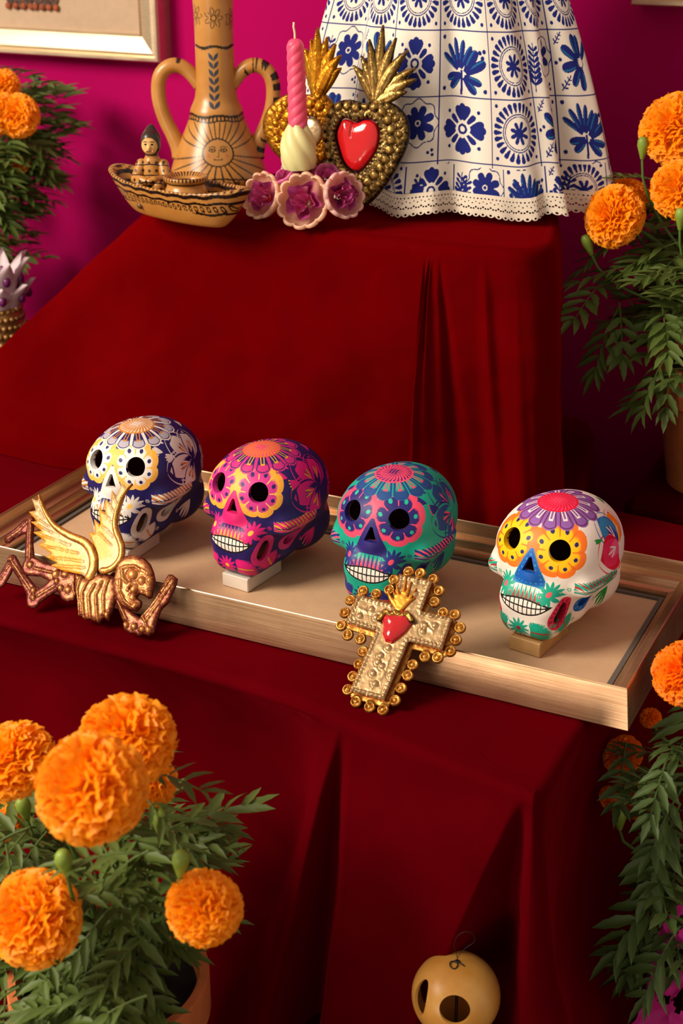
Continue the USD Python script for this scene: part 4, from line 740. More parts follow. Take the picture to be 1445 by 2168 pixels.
# ---- skirt with a blue tile print
def skirt_color(u, v):
    """u metres round the cloth, v metres above the hem -> printed colours"""
    wht, blu, teal = srgb('ded6ca'), srgb('1b2470'), srgb('1f5f92'); C = np.tile(wht, (len(u), 1)); band = v < .052
    tw, th = .058, .066; uu = np.where(band, u/.050+.37, u/tw); vv = np.where(band, (v+.006)/.062, (v-.056)/th)
    iu, iv = np.floor(uu), np.where(band, -1, np.floor(vv)); x = (uu-iu-.5)*2; y = (vv-np.floor(vv)-.5)*2; kind = ((iu*3+iv*5+(iu*iv)) % 5).astype(int)
    C[(np.abs(x) > .975) | (np.abs(y) > .98)] = blu
    def stem_leaf(m, ox, oy, ang, n, L, curve=0.):
        for j in range(n):
            t = .15+.8*j/n
            for s in (-1, 1):
                px, py = ox+math.cos(ang)*L*t, oy+math.sin(ang)*L*t; a = ang+s*.9; dx, dy = x-px, y-py; p = dx*math.cos(a)+dy*math.sin(a); q = -dx*math.sin(a)+dy*math.cos(a); l = .26*L*(1.1-.5*t)
                mm = m & (p > 0) & (p < l) & (np.abs(q) < l*.26*np.sqrt(np.clip(p/l, 0, 1))*np.sqrt(np.clip(1-(p/l)**4, 0, 1))); C[mm] = blu
        dx, dy = x-ox, y-oy; p = dx*math.cos(ang)+dy*math.sin(ang); q = -dx*math.sin(ang)+dy*math.cos(ang); C[m & (p > 0) & (p < L) & (np.abs(q) < .02)] = blu
    def fan(m, ox, oy, ang, n, spr, L, w, two=True):
        for j in range(n):
            a = ang+(j-(n-1)/2)*spr; l = L*(1-.06*abs(j-(n-1)/2)); dx, dy = x-ox, y-oy; p = dx*math.cos(a)+dy*math.sin(a); q = -dx*math.sin(a)+dy*math.cos(a); t = p/l
            e = w*np.sqrt(np.clip(t, 0, 1))*np.sqrt(np.clip(1-t**5, 0, 1)); mm = m & (t > .12) & (t < 1) & (np.abs(q) < e); C[mm] = blu
            if two: C[mm & (q > e*.35) & (q < e*.75) & (t > .35)] = teal
    def dotz(m, pts, r=.07):
        for a, b in pts: C[m & (np.hypot(x-a, y-b) < r)] = blu
    m = kind == 0          # wheel
    r, a = np.hypot(x, y), np.arctan2(y, x); k = a/(2*np.pi)*26; f = np.abs(k-np.round(k))*2
    C[m & (r < .93) & (r > .62) & (f < .86*np.sqrt(np.clip((r-.60)/.33, 0, 1))*np.sqrt(np.clip(1-((r-.62)/.31)**6, 0, 1))+.05)] = blu; C[m & (np.abs(r-.57) < .018)] = blu; C[m & (np.abs(r-.50) < .015)] = blu
    fan(m, 0, 0, 0, 8, np.pi/4, .42, .085, False); C[m & (r < .05)] = blu
    for cx, cy in ((.8, .8), (-.8, .8), (.8, -.8), (-.8, -.8)): dotz(m, [(cx, cy)], .06)
    m = kind == 1          # feathered bird-flower
    fan(m, -.1, -.25, 1.75, 5, .36, 1.05, .13); fan(m, .05, -.35, .75, 2, .5, .95, .20); fan(m, 0, -.3, 3.6, 2, .5, .7, .17); fan(m, 0, -.35, -.6, 2, .5, .75, .16); dotz(m, [(.75, .2), (.82, .4), (.66, .36), (-.8, -.75), (.8, -.8), (-.8, .8)])
    C[m & (np.abs(x+.02+.3*(y+.5)**2*.4) < .045) & (y < -.2) & (y > -.95)] = blu
    m = kind == 2          # cross flower with hearts
    for i in range(4):
        a0 = i*np.pi/2+np.pi/2; fan(m, .22*math.cos(a0), .22*math.sin(a0), a0, 3, .42, .58, .17, False)
        b0 = a0+np.pi/4; fan(m, .2*math.cos(b0), .2*math.sin(b0), b0, 1, .4, .42, .12, False); dotz(m, [(.78*math.cos(b0), .78*math.sin(b0))], .06)
    C[m & (np.hypot(x, y) < .17)] = blu; C[m & (np.hypot(x, y) < .09)] = wht
    m = kind == 3          # big lily
    fan(m, .2, 0, 2.6, 3, .75, .95, .22); fan(m, .2, 0, -1.9, 2, .6, .9, .2); fan(m, .22, 0, 1.2, 2, .7, .85, .16); C[m & (np.hypot((x-.22)/.15, y/.2) < 1)] = wht; C[m & (np.abs(np.hypot((x-.22)/.15, y/.2)-.85) < .12)] = blu
    stem_leaf(m, -.85, .55, .9, 3, .5); stem_leaf(m, -.75, -.85, .9, 3, .6); dotz(m, [(-.85, 0), (.8, -.8), (.85, .8), (-.7, .1)], .06)
    m = kind == 4          # daisy with leaf sprays
    fan(m, .25, .2, 0, 8, np.pi/4, .62, .17, False); C[m & (np.hypot(x-.25, y-.2) < .10)] = wht; C[m & (np.hypot(x-.25, y-.2) < .06)] = blu
    rr = np.hypot(x-.25, y-.2); aa = np.arctan2(y-.2, x-.25); C[m & (np.abs(rr-.70-.05*np.cos(8*aa)) < .02)] = blu
    stem_leaf(m, -.8, -.85, 1.45, 7, 1.5); dotz(m, [(.8, -.8), (.65, -.72), (.78, -.65)], .055)
    # hem band: corner leaf sprays
    m = band; stem_leaf(m, -.75, -.95, 1.35, 6, 1.5)
    return C
SKX, SKY = -.617, 1.545
def skirt_pt(phi, v):
    t = np.clip(v/.30, 0, 1); rx = .182*(1-t)+.098*t+.014*np.sin(np.pi*t)*.6; ry = .106*(1-t)+.070*t
    fold = (.075*np.sin(8*phi+1.2+1.5*v/.3)+.040*np.sin(13*phi+2.1)+.022*np.sin(22*phi+.4))*(1.05-.35*t)
    k = 1+fold; k = np.where(v < .052, k+.02*np.sin(31*phi)*(1-v/.052), k)
    z = v+ZU+.0035+.004*(np.sin(9*phi+.6)+.6*np.sin(17*phi))*(1-t)**3*.6+.004*(1-t)
    return np.stack([SKX+rx*k*np.cos(phi), SKY+ry*k*np.sin(phi), z], -1)
skirt = thing('doll_skirt', 'white doll skirt printed with blue tile motifs and a lace hem on the upper stand', 'skirt', (SKX, SKY, ZU))
nphi, nv = 520, 126; ph = np.linspace(0, 2*np.pi, nphi+1)[:-1]; vv_ = np.linspace(.016, .34, nv); PH, VV = np.meshgrid(ph, vv_)
SV, SQ = grid(skirt_pt(PH, VV), closed_v=True); SF = np.vstack([SQ[:, [0, 1, 2]], SQ[:, [0, 2, 3]]]); UV = np.c_[PH.ravel(), VV.ravel()]
def skirt_mesh():
    # painted in (angle, height); arcs measured along the hem ellipse, faces on the seam kept apart
    Fk = SF; span = UV[Fk][:, :, 0].max(1)-UV[Fk][:, :, 0].min(1); front = (np.sin(UV[Fk][:, :, 0].mean(1)) < .35) & (span < 1)
    _, _, NN = meshkit.arrays((SV, SF), True)
    def fn(V3, N3): return skirt_color(V3[:, 3]*.165, V3[:, 4])
    V5 = np.c_[SV, UV]; V5, F5, N5, C5 = adapt(V5, Fk[front], NN, fn, 0, 2, .02)
    rest = Fk[~front]; return V5[:, :3], np.vstack([F5, rest]), N5, C5
sv_, sf_, sn_, sc_ = skirt_mesh(); put('printed_cloth', (sv_, sf_), 'fabric_print', skirt, col=sc_, nrm=sn_)
# lace: a band pierced with real holes
ll = 1.02*2*np.pi*.165; cells = []
nL = 150
for i in range(nL):
    a0 = i*2*np.pi/nL; x0 = i*ll/nL; w = ll/nL
    sc_poly = unary_union([Polygon([(0, .006), (w, .006), (w, .026), (0, .026)]), Point(w/2, .006).buffer(w*.52)])
    holes = [Point(w*.5, .0045).buffer(w*.17), Point(w*.18, .011).buffer(w*.13), Point(w*.5, .0125).buffer(w*.14), Point(w*.82, .011).buffer(w*.13), Point(0, .0165).buffer(w*.10), Point(w, .0165).buffer(w*.10), Point(w*.5, .018).buffer(w*.09), Point(w*.25, .0215).buffer(w*.12), Point(w*.75, .0215).buffer(w*.12)]
    if i == 0:
        g = sc_poly.difference(unary_union(holes)); LT = trimesh.creation.triangulate_polygon(g if g.geom_type == 'Polygon' else max(g.geoms, key=lambda q: q.area), engine='earcut')
    lv = np.array(LT[0]); p = skirt_pt(a0+lv[:, 0]*2*np.pi/ll, lv[:, 1]-.0015); c = np.array([SKX, SKY]); o = p[:, :2]-c; p[:, :2] += o/np.linalg.norm(o, axis=1)[:, None]*.0022; p[:, 2] = np.maximum(p[:, 2], ZU+.0012); cells.append((p, np.array(LT[1])))
put('lace_hem', join(*cells), 'lace', skirt, smooth=False, label='cream lace edging of the skirt')
# ---- clay jar with two handles
JX, JY = -.893, 1.525
def clay_fn(fn):
    ochre, pale = srgb('a86f2e'), srgb('bd8844')
    def f(V, N):
        n = meshkit.fbm(V*60, 3, 2)[:, None]; C = ochre*(1-n)+pale*n; fn(C, V); return C
    return f
jar = thing('clay_jar', 'tall ochre clay jar with two looped handles and a painted sun face', 'jar', (JX, JY, ZU))
jp = [(0, 0), (.052, 0), (.0555, .004), (.0565, .012), (.0535, .024), (.046, .045), (.038, .062), (.0325, .076), (.0315, .080), (.031, .084), (.0262, .095), (.0235, .110), (.0225, .135), (.0222, .165), (.0228, .20), (.0242, .24), (.0275, .275), (.030, .285), (.028, .287), (.022, .27), (.018, .24), (.018, .12), (0, .118)]
jv, jq = lathe(spline(jp[1:-1], 130), 160, (JX, JY, ZU+.001)); cap_b = lathe([(.0005, .0005), (.052, .0005)], 160, (JX, JY, ZU+.0005))
jf = np.vstack([jq[:, [0, 1, 2]], jq[:, [0, 2, 3]]]); _, _, jn = meshkit.arrays((jv, jf), True); vd = math.atan2(-JY+0, -JX)  # direction towards the viewer's side
def jar_paint(C, V):
    z = V[:, 2]-ZU; a = np.arctan2(V[:, 1]-JY, V[:, 0]-JX)-vd; a = (a+np.pi) % (2*np.pi)-np.pi; r = np.hypot(V[:, 0]-JX, V[:, 1]-JY); u = a*np.where(z < .085, .043, .0235)
    wob = .0012*np.sin(a*5+z*90)
    for zb, w in ((.082, .0014), (.0765, .0008), (.158, .0016), (.218, .0016), (.231, .001)): C[np.abs(z-zb-wob) < w] = INK
    C[(z > .0765) & (z < .082) & (tri(a*7) > .55) ] = INK*1.5
    # sun face on the belly
    uu, vv = u, (z-.044)*1.12; R = np.hypot(uu, vv); th = np.arctan2(vv, uu); brn = srgb('8a5a28')
    C[(z < .076) & (R > .0170) & (tri(th*26/(2*np.pi)) > .62+.25*(R/.05)) & (np.abs(a) < 1.9)] = INK*1.6
    C[(R < .0165) & (z < .08)] = srgb('a9763a'); C[(np.abs(R-.0165) < .0009)] = INK
    for s in (-1, 1):
        C[np.abs(np.hypot((uu-s*.0062)/1.6, vv-.003)-.0020) < .0005] = INK; C[np.hypot(uu-s*.0062, vv-.003) < .0010] = INK; C[(np.abs(vv-.0070+(uu-s*.006)**2*40) < .0005) & (np.abs(uu-s*.006) < .0042)] = INK
        C[np.hypot(uu-s*.0095, vv+.004) < .0022] = srgb('a8643a')
    C[(np.abs(uu-.0008-.0006*vv*100) < .0004) & (vv < .004) & (vv > -.0035)] = INK; C[(np.abs(vv+.0085-.9*np.abs(uu)*.12) < .0006) & (np.abs(uu) < .0045)] = INK; C[(np.abs(vv+.0045) < .0005) & (np.abs(uu) < .0015)] = INK
    C[(z < .016) & (np.abs(z-.014-wob) < .001)] = INK; C[(z < .012) & (tri(a*5) > .55)] = srgb('5b3a1c')
    # leaf spray on the lower neck, flower sprays above
    for (u0, z0, z1) in ((-.002, .09, .152),):
        for j in range(7):
            t = z0+(z1-z0)*j/7.
            for s in (-1, 1):
                du, dv = u-u0, z-t; p = du*s*.55+dv*.83; q = -du*s*.83+dv*.55; C[(p > 0) & (p < .011) & (np.abs(q) < .0021*np.sin(np.clip(p/.011, 0, 1)*np.pi))] = srgb('2b3440')
    for (u0, z0) in ((.000, .19), (.026, .188), (-.026, .192)):
        C[np.abs(np.hypot(u-u0, z-z0)-.003) < .0005] = INK
        for j in range(7):
            an = j*2*np.pi/7; du, dv = u-u0, z-z0; p = du*math.cos(an)+dv*math.sin(an); q = -du*math.sin(an)+dv*math.cos(an); e = .0022*np.sin(np.clip((p-.003)/.009, 0, 1)*np.pi); C[(p > .003) & (p < .012) & (np.abs(np.abs(q)-e) < .0005)] = INK
    C[(z > .222) & (z < .229) & (np.abs((u*1000 % 6)-3) < 1.2) & (np.abs(z-.2255) < .0022)] = INK
jfn = clay_fn(jar_paint); V_, F_, N_, C_ = adapt(jv, jf, jn, jfn, 0, 2, .02); put('jar_body', join((V_, F_)), 'clay_glaze', jar, col=C_, nrm=N_); put('foot', cap_b, 'terracotta', jar)
rt = np.array([math.cos(YAW), math.sin(YAW), 0])
for s in (-1, 1):
    o = np.array([JX, JY, ZU]); hp = [o+rt*s*x+[0, 0, z] for x, z in ((.018, .112), (.030, .128), (.045, .136), (.060, .130), (.067, .110), (.064, .085), (.055, .062), (.046, .042), (.044, .030))]
    p = spline(hp, 46); hv, hf = tube(p, np.interp(np.linspace(0, 1, 46), [0, .2, .8, 1], [.0075, .0085, .0085, .011]), 18); _, _, hn = meshkit.arrays((hv, hf), True)
    def hp_(C, V, s=s):
        i = np.argmin(((V[:, None, :]-p[None, ::1])**2).sum(-1), 1) if len(V) < 60000 else np.zeros(len(V), int); arc = i/45.; x = (V-o)@rt*s
        if s > 0: C[(tri(arc*13) > .5) & (x > (p-o)[i]@rt*s+.0005) & (arc > .1)] = INK
        else: C[(tri(arc*22) > .75) & (V[:, 2] > (p[i][:, 2]+.003)) & (arc > .2) & (arc < .5)] = INK*2
    V_, F_, N_, C_ = adapt(hv, hf, hn, clay_fn(hp_), 1, 1, .02); put('handle', (V_, F_), 'clay_glaze', jar, col=C_, nrm=N_, label='handle striped with black' if s > 0 else 'plain handle')
# ---- clay boat
bl_, br_ = atz(240, 352, ZU+.045), atz(524, 405, ZU+.045); bc = (bl_+br_)/2; bd = br_-bl_; bd[2] = 0; BLn = np.linalg.norm(bd); bd /= BLn; bn = np.array([-bd[1], bd[0], 0])
boat = thing('clay_boat', 'small ochre clay boat with black painted bands in front of the jar', 'boat', (bc[0], bc[1], ZU))
def boat_ring(t, zf, sc):
    """t 0..2pi round the hull, zf 0 keel .. 1 rim"""
    x = np.cos(t); hw = .036*np.sqrt(np.clip(1-np.abs(x)**2.2, 0, 1))**1.0; yv = np.sign(np.sin(t))*hw; L = BLn/2*(.62+.38*zf**.7)*sc; w = (.42+.58*zf**.6)*sc
    z = .001+(.036+.008*np.abs(x)**3)*zf
    return np.stack([bc[0]+bd[0]*x*L+bn[0]*yv*w, bc[1]+bd[1]*x*L+bn[1]*yv*w, ZU+.0012+z+0*x], -1)
tt = np.linspace(0, 2*np.pi, 161)[:-1]; rows = [np.tile(np.r_[bc[:2], ZU+.0016], (160, 1))]+[boat_ring(tt, z, 1.) for z in np.linspace(0.0, 1, 26)]+[boat_ring(tt, 1.04, .97), boat_ring(tt, 1.03, .92)]+[boat_ring(tt, z, .90) for z in np.linspace(.95, .30, 14)]+[np.tile(np.r_[bc[:2], ZU+.0125], (160, 1))]
bv, bq = grid(np.array(rows), closed_v=True, flip=True); bf = np.vstack([bq[:, [0, 1, 2]], bq[:, [0, 2, 3]]]); _, _, bnn = meshkit.arrays((bv, bf), True)
def boat_paint(C, V):
    x = (V[:, :2]-bc[:2])@bd[:2]; y = (V[:, :2]-bc[:2])@bn[:2]; z = V[:, 2]-ZU-.0012; zr = .001+.036+.008*np.abs(x/(BLn/2))**3; f = z/zr; wob = .02*np.sin(x*260)
    inside = np.hypot(x/(BLn/2*.9), y/.034) < .86
    for lv, w in ((.93, .05), (.74, .035), (.44, .035)): C[(np.abs(f-lv-wob) < w) & ~inside] = INK
    C[(f > .50) & (f < .68) & ~inside & (np.abs(np.hypot(((x*1000) % 7)-3.5, (f-.59)*16)-1.5) < .6)] = INK
    C[(f > .985) & (tri(x*170) > .55)] = INK
V_, F_, N_, C_ = adapt(bv, bf, bnn, clay_fn(boat_paint), 0, 1, .02); put('hull', (V_, F_), 'clay_glaze', boat, col=C_, nrm=N_)
pc = bc+bd*.012+[0, 0, 0]; pcz = ZU+.019; pot_p = [(.0, 0), (.017, 0), (.021, .006), (.0225, .014), (.020, .023), (.0235, .027), (.0235, .030), (.019, .029), (.017, .02), (0, .018)]
cv, cq = lathe(spline(pot_p[1:-1], 60), 90, (pc[0], pc[1], pcz)); cf_ = np.vstack([cq[:, [0, 1, 2]], cq[:, [0, 2, 3]]]); _, _, cn = meshkit.arrays((cv, cf_), True)
def bowl_paint(C, V):
    z = V[:, 2]-pcz; a = np.arctan2(V[:, 1]-pc[1], V[:, 0]-pc[0]); C[np.abs(z-.0235) < .0008] = INK; C[(np.abs(z-.012-.0025*np.sin(a*16)) < .0009)] = INK; C[(z > .027) & (tri(a*6) > .6)] = INK
V_, F_, N_, C_ = adapt(cv, cf_, cn, clay_fn(bowl_paint), 0, 2, .02); put('bowl', (V_, F_), 'clay_glaze', boat, col=C_, nrm=N_, label='round clay bowl fixed in the boat')
put('bowl_floor', lathe([(.0005, .019), (.0172, .019)], 40, (pc[0], pc[1], pcz)), 'terracotta', boat)
# seated figure: one continuous body in a hooded shawl, head turned to the viewer, arms round the raised knees
fo = bc-bd*.044+bn*.004+np.array([0, 0, 0]); fz = ZU+.0115; fd = np.array([.35, -.94, 0]); fd /= np.linalg.norm(fd); fr_ = np.array([-fd[1], fd[0], 0])*-1
J = lambda x, y, z: fo*[1, 1, 0]+fr_*x*1.3e-3+fd*y*1.3e-3+np.array([0, 0, fz+z*1.3e-3])
def bone(a, ra, b, rb): return manifold3d.Manifold.batch_hull([manifold3d.Manifold.sphere(ra*1.3e-3, 20).translate(tuple(J(*a))), manifold3d.Manifold.sphere(rb*1.3e-3, 20).translate(tuple(J(*b)))])
bones = [bone((0, -2, 8), 10.5, (0, -3, 24), 10), bone((0, -3, 24), 10, (0, -1, 34), 7.5), bone((0, -1, 34), 6, (0, 0, 43), 5), bone((0, 1, 48), 8.2, (0, 1.5, 53), 8), bone((0, -1, 53), 8.3, (0, -3, 61), 3.6)]
for s in (-1, 1):
    bones += [bone((s*6, 2, 6), 6.5, (s*7.5, 15, 18), 5.2), bone((s*7.5, 15, 18), 5, (s*6.5, 16, 4), 4), bone((s*6.5, 16, 3.5), 3.6, (s*6.5, 22, 3), 3.), bone((s*9, -1, 32), 5, (s*13, 6, 21), 4.2), bone((s*13, 6, 21), 4, (s*5, 17, 23), 3.2), bone((s*5, 17, 23), 3.2, (s*1.5, 19, 22), 2.8)]
bones += [bone((0, 8.6, 48.5), 1.7, (0, 9.6, 47), 1.5), bone((-3, 8.2, 44.6), 1.0, (3, 8.2, 44.6), 1.0)]
fig = manifold3d.Manifold.batch_boolean(bones, manifold3d.OpType.Add).refine_to_length(.0014); fv, ff_ = arr(fig); fm = trimesh.Trimesh(fv, ff_, process=True); trimesh.smoothing.filter_taubin(fm, iterations=8); fv, ff_ = np.array(fm.vertices), np.array(fm.faces); _, _, fn_ = meshkit.arrays((fv, ff_), True)
def fig_paint(C, V):
    d = V-J(0, 0, 0); x = d@fr_*769; y = d@fd*769; z = d[:, 2]*769
    hood = (z > 40) & ((np.hypot(x, (z-48.5)*.95) > 6.6) | (y < 3)); C[hood] = srgb('35281c'); C[(z > 56)] = srgb('2a2018')
    face = (z > 42) & (z < 55) & (y > 3) & ~hood; C[face] = srgb('d7a868')
    for s in (-1, 1): C[face & (np.hypot(x-s*2.7, (z-50)*1.5) < 1.2)] = INK; C[face & (np.abs(z-52.3+.1*(x-s*2.7)**2) < .35) & (np.abs(x-s*2.7) < 1.8)] = INK
    C[face & (np.abs(z-44.6) < .5) & (np.abs(x) < 2.2)] = srgb('6a2a1c')
    C[(z < 40) & (np.abs(np.sin(x*.55+1)*np.sin(z*.5)) > .80)] = srgb('3a2818'); C[(z < 40) & (np.abs((z-.4*y) % 9-4) < .55)] = INK*1.5; C[(z < 5.5) & (y > 13)] = srgb('5a3c1e')
V_, F_, N_, C_ = adapt(fv, ff_, fn_, clay_fn(fig_paint), 0, 2, .02); put('seated_figure', (V_, F_), 'clay_glaze', boat, col=C_, nrm=N_, label='seated clay figure in a dark hooded shawl')
# ---- twisted candle on wax flowers
cb = aty(650, 470, 1.378); cb[2] = ZU+.001; CN = aty(632, 340, 1.378); candle = thing('flower_candle', 'pink twisted taper candle rising from pastel wax flowers', 'candle', cb)
ct = aty(624, 82, 1.376); cbm = aty(632, 300, 1.378); ax = ct-cbm; LL = np.linalg.norm(ax); ax /= LL; F3 = frame(ax, None, (1., 0, 0)); e1, e2 = F3[:, 1], F3[:, 2]
nt, ns = 150, 40; T_, S_ = np.meshgrid(np.linspace(0, 1, nt), np.arange(ns)*2*np.pi/ns, indexing='ij'); rr = (.0098-.0018*T_)*(1+.10*np.abs(np.cos(2.0*(S_-T_*16.))))*np.where(T_ > .93, np.sqrt(np.clip(1-((T_-.93)/.07)**2*.85, 0, 1)), 1)
P = cbm+ax*(T_*LL)[..., None]+rr[..., None]*(np.cos(S_)[..., None]*e1+np.sin(S_)[..., None]*e2); tv, tq = grid(P, closed_v=True); top_c = len(tv); tv = np.vstack([tv, ct+ax*.0005]); tq = np.vstack([tq[:, [0, 1, 2]], tq[:, [0, 2, 3]], np.c_[np.arange(ns)+(nt-1)*ns, np.full(ns, top_c), (np.arange(ns)+1) % ns+(nt-1)*ns]])
tcol = np.tile(srgb('dd4f72'), (len(tv), 1)); put('taper', (tv, tq[:, ::-1]), 'wax', candle, col=tcol, label='twisted pink taper')
put('wick', tube([ct, ct+ax*.006, ct+ax*.012+e1*.002, ct+ax*.016+e1*.001], .0011, 8), 'wick', candle)
# pale green calyx
P = []; T2 = np.linspace(0, 1, 30); S2 = np.arange(48)*2*np.pi/48
for t in T2: P.append(CN+ax*(-.008+.046*t)+np.outer((.0165*np.sin(np.pi*(.28+.62*t))+.002*np.abs(np.sin(S2*4+t*7)))*(1-.0*t), [0, 0, 0])+((.0175*np.sin(np.pi*(.30+.55*t))+.0022*np.abs(np.cos(S2*3+5.*t)))[:, None]*(np.cos(S2)[:, None]*e1+np.sin(S2)[:, None]*e2)))
P = np.array(P); gv, gq = grid(P, closed_v=True); put('calyx', (gv, gq[:, ::-1]), 'wax', candle, col=np.tile(srgb('cfc98e'), (len(gv), 1)), label='pale green wax calyx')
def wax_flower(name, c, n, R, outer, inner, seed, depth=.9, npet=12, label=None, rings=3):
    rng = np.random.default_rng(seed); F3 = frame(n, None, (0, .2, 1.)); a1, a2, nn = F3[:, 1], F3[:, 2], F3[:, 0]; ms, cs = [], []
    a = np.linspace(0, 2*np.pi, npet*10+1)[:-1]; s = np.linspace(0, 1, 12); rowsP = []; rc = []
    for t in s:
        w = np.abs(np.cos(a*npet/2)); r = R*(.30+.72*np.sin(t*np.pi/2))*(1+.10*(w**.6-.6)*t); h = R*depth*(t**1.6)*.8-.10*R*(1-w)*t
        rowsP.append(c+nn*h[:, None]+r[:, None]*(np.cos(a)[:, None]*a1+np.sin(a)[:, None]*a2)); rc.append(np.tile(outer, (len(a), 1)))
    for t in s[::-1]:
        w = np.abs(np.cos(a*npet/2)); r = (R*(.30+.72*np.sin(t*np.pi/2))-R*.11)*(1+.10*(w**.6-.6)*t); h = R*depth*(t**1.6)*.8+R*.07-.10*R*(1-w)*t
        rowsP.append(c+nn*h[:, None]+r[:, None]*(np.cos(a)[:, None]*a1+np.sin(a)[:, None]*a2)); rc.append(np.tile(outer*np.clip(t*1.6, 0, 1)+inner*(1-np.clip(t*1.6, 0, 1)), (len(a), 1)))
    v, q = grid(np.array(rowsP), closed_v=True); fl_ = put(name, (v, q), 'wax', candle, col=np.vstack(rc), label=label)
    m, cc = [], []
    for k in range(rings):
        rad = R*(.62-.19*k); A = np.linspace(0, 2*np.pi, 73)[:-1]; ph_ = rng.uniform(0, 6.28); rp_ = []
        for t in np.linspace(0, 1, 7):
            wv = np.sin(A*(5-k)+ph_)+.5*np.sin(A*(9-k)+ph_*2); r = rad*(.25+.75*t)*(1+.20*wv*t); h = R*(.15+.70*t*depth+.06*k)-.10*R*wv*t; rp_.append(c+nn*h[:, None]+r[:, None]*(np.cos(A)[:, None]*a1+np.sin(A)[:, None]*a2))
        v, q = grid(np.array(rp_), closed_v=True); m.append((v, q)); cc.append(np.tile(inner*(.85+.12*k), (len(v), 1)))
    put('inner_petals', join(*m), 'wax', Thing(fl_.path, candle.loc), col=np.vstack(cc), label='magenta ruffled centre')
pch, mg = srgb('dba083'), srgb('b03a78')
wax_flower('flower', aty(572, 420, 1.392), (-.25, -.9, .35), .0245, pch, mg, 1, label='peach wax flower'); wax_flower('flower', aty(655, 432, 1.372), (.05, -.9, .35), .0285, pch, mg, 2, label='peach wax flower with open magenta centre')
wax_flower('flower', aty(712, 418, 1.370), (.9, -.5, .35), .0235, srgb('d69a90'), mg, 3, label='peach wax flower turned sideways')
for k, (q, n) in enumerate((((612, 372), (-.4, -.5, .8)), ((650, 366), (.0, -.6, .8)), ((690, 372), (.5, -.5, .7)))): wax_flower('small_flower', aty(q[0], q[1]+8, 1.392), n, .0135, srgb('cf4f92'), srgb('b83a80'), 5+k, npet=6, rings=2, label='pink curled wax flower' if k == 0 else None)
put('wax_base', ball(aty(645, 425, 1.386), .019, 3, (1.35, .7, .9)), 'wax', candle, col=np.tile(srgb('b7a070'), (642, 1)), smooth=True)
# ------------------------------------------------------------------ pictures on the wall
def picture(name, label, x0, x1, z0, z1, extra=None, w=.036):
    y1 = 1.7995; y0 = 1.765; pic = thing(name, label, 'picture', ((x0+x1)/2, y1, z0), 'pictures on the magenta wall'); pr = [(0, y1), (0, y0+.004), (.002, y0), (.006, y0), (.008, y0+.004), (.012, y0+.003), (.022, y0+.006), (.030, y0+.010), (w-.004, y0+.011), (w-.002, y0+.009), (w, y0+.011), (w, y1)]
    c = [np.array([x0, z0]), np.array([x1, z0]), np.array([x1, z1]), np.array([x0, z1])]; iw = [np.array([1, 1]), np.array([-1, 1]), np.array([-1, -1]), np.array([1, -1])]
    for k in range(4):
        a, b = c[k], c[(k+1) % 4]; P = []
        for d, y in pr: p, q = a+iw[k]*d, b+iw[(k+1) % 4]*d; P.append([[p[0], y, p[1]], [q[0], y, q[1]]])
        put('frame_rail', grid(np.array(P), flip=False), 'champagne_pale', pic, smooth=25)
    put('mat_board', box((x0+w-.002, y0+.014, z0+w-.002), (x1-w+.002, y0+.018, z1-w+.002), .0005), 'linen' if extra else 'picture_green', pic, label='beige linen mat' if extra else 'green picture')
    if extra: extra(pic, y0+.014)
    return pic
brushed('champagne_pale', (.60, .46, .30), (.74, .60, .42), .38, 0); plain('picture_green', '5f6a34', .8, .3, 30.); plain('fur_black', '17141a', .9, .6, 240., .9, 500., noise2='6a4a3a'); plain('paw_orange', '9a4a22', .8, .4, 120., .6, 300.)
e0, e1_ = aty(336, 134, 1.765), aty(0, 105, 1.765)
def paws(pic, y):
    for px0, px1 in ((12, 76), (70, 128)):
        a, b = aty(px0, 12, y), aty(px1, 12, y); cx = (a[0]+b[0])/2; w = abs(b[0]-a[0])/2; zt = aty(40, 18, y)[2]
        put('dark_leg', ball((cx, y, zt+.018), .016, 3, (w/.016, .25, 1.2)), 'fur_black', pic, smooth=True, label='embroidered dark leg' if px0 == 12 else None)
        for k in range(4): put('toe', ball((cx-w*.75+w*.5*k, y-.003, zt+.0035), .0048, 2, (1, .6, 1)), 'paw_orange', pic, smooth=True, label='orange stitched toe' if (px0 == 12 and k == 0) else None)
picture('hanging_picture', 'champagne framed picture with beige mat and dark stitched paws at the upper left', -1.70, e0[0], e0[2], e0[2]+.42, paws)
f0 = aty(1333, 12, 1.765); picture('hanging_picture', 'pale framed picture whose lower edge shows at the upper right corner', f0[0], f0[0]+.40, f0[2], f0[2]+.40, None, .008)
# ------------------------------------------------------------------ beaded crown at the left edge
cc = aty(-6, 660, 1.47); cc[2] = .7485; H = aty(-6, 640, 1.47)[2]-.7485
crown = thing('beaded_ornament', 'white petal crown with purple spots on a gold beaded dome at the left edge', 'ornament', cc)
dp = [(.032, 0), (.036, .01), (.037, H*.45), (.034, H*.8), (.030, H*.97), (.0, H)]
put('dome', lathe(dp, 60, cc), 'ochre_beads', crown, smooth=True); bs = []; rng = np.random.default_rng(9)
for k in range(11):
    z = H*(.15+.80*k/10); r = np.interp(z, [p[1] for p in dp[:5]], [p[0] for p in dp[:5]])
    for a in np.arange(0, 2*np.pi, .0078/r): bs.append(ball((cc[0]+r*math.cos(a+k*.1), cc[1]+r*math.sin(a+k*.1), cc[2]+z), .0040*rng.uniform(.8, 1.1), 1))
put('beads', join(*bs), 'ochre_beads', crown, smooth=True, kind='stuff')
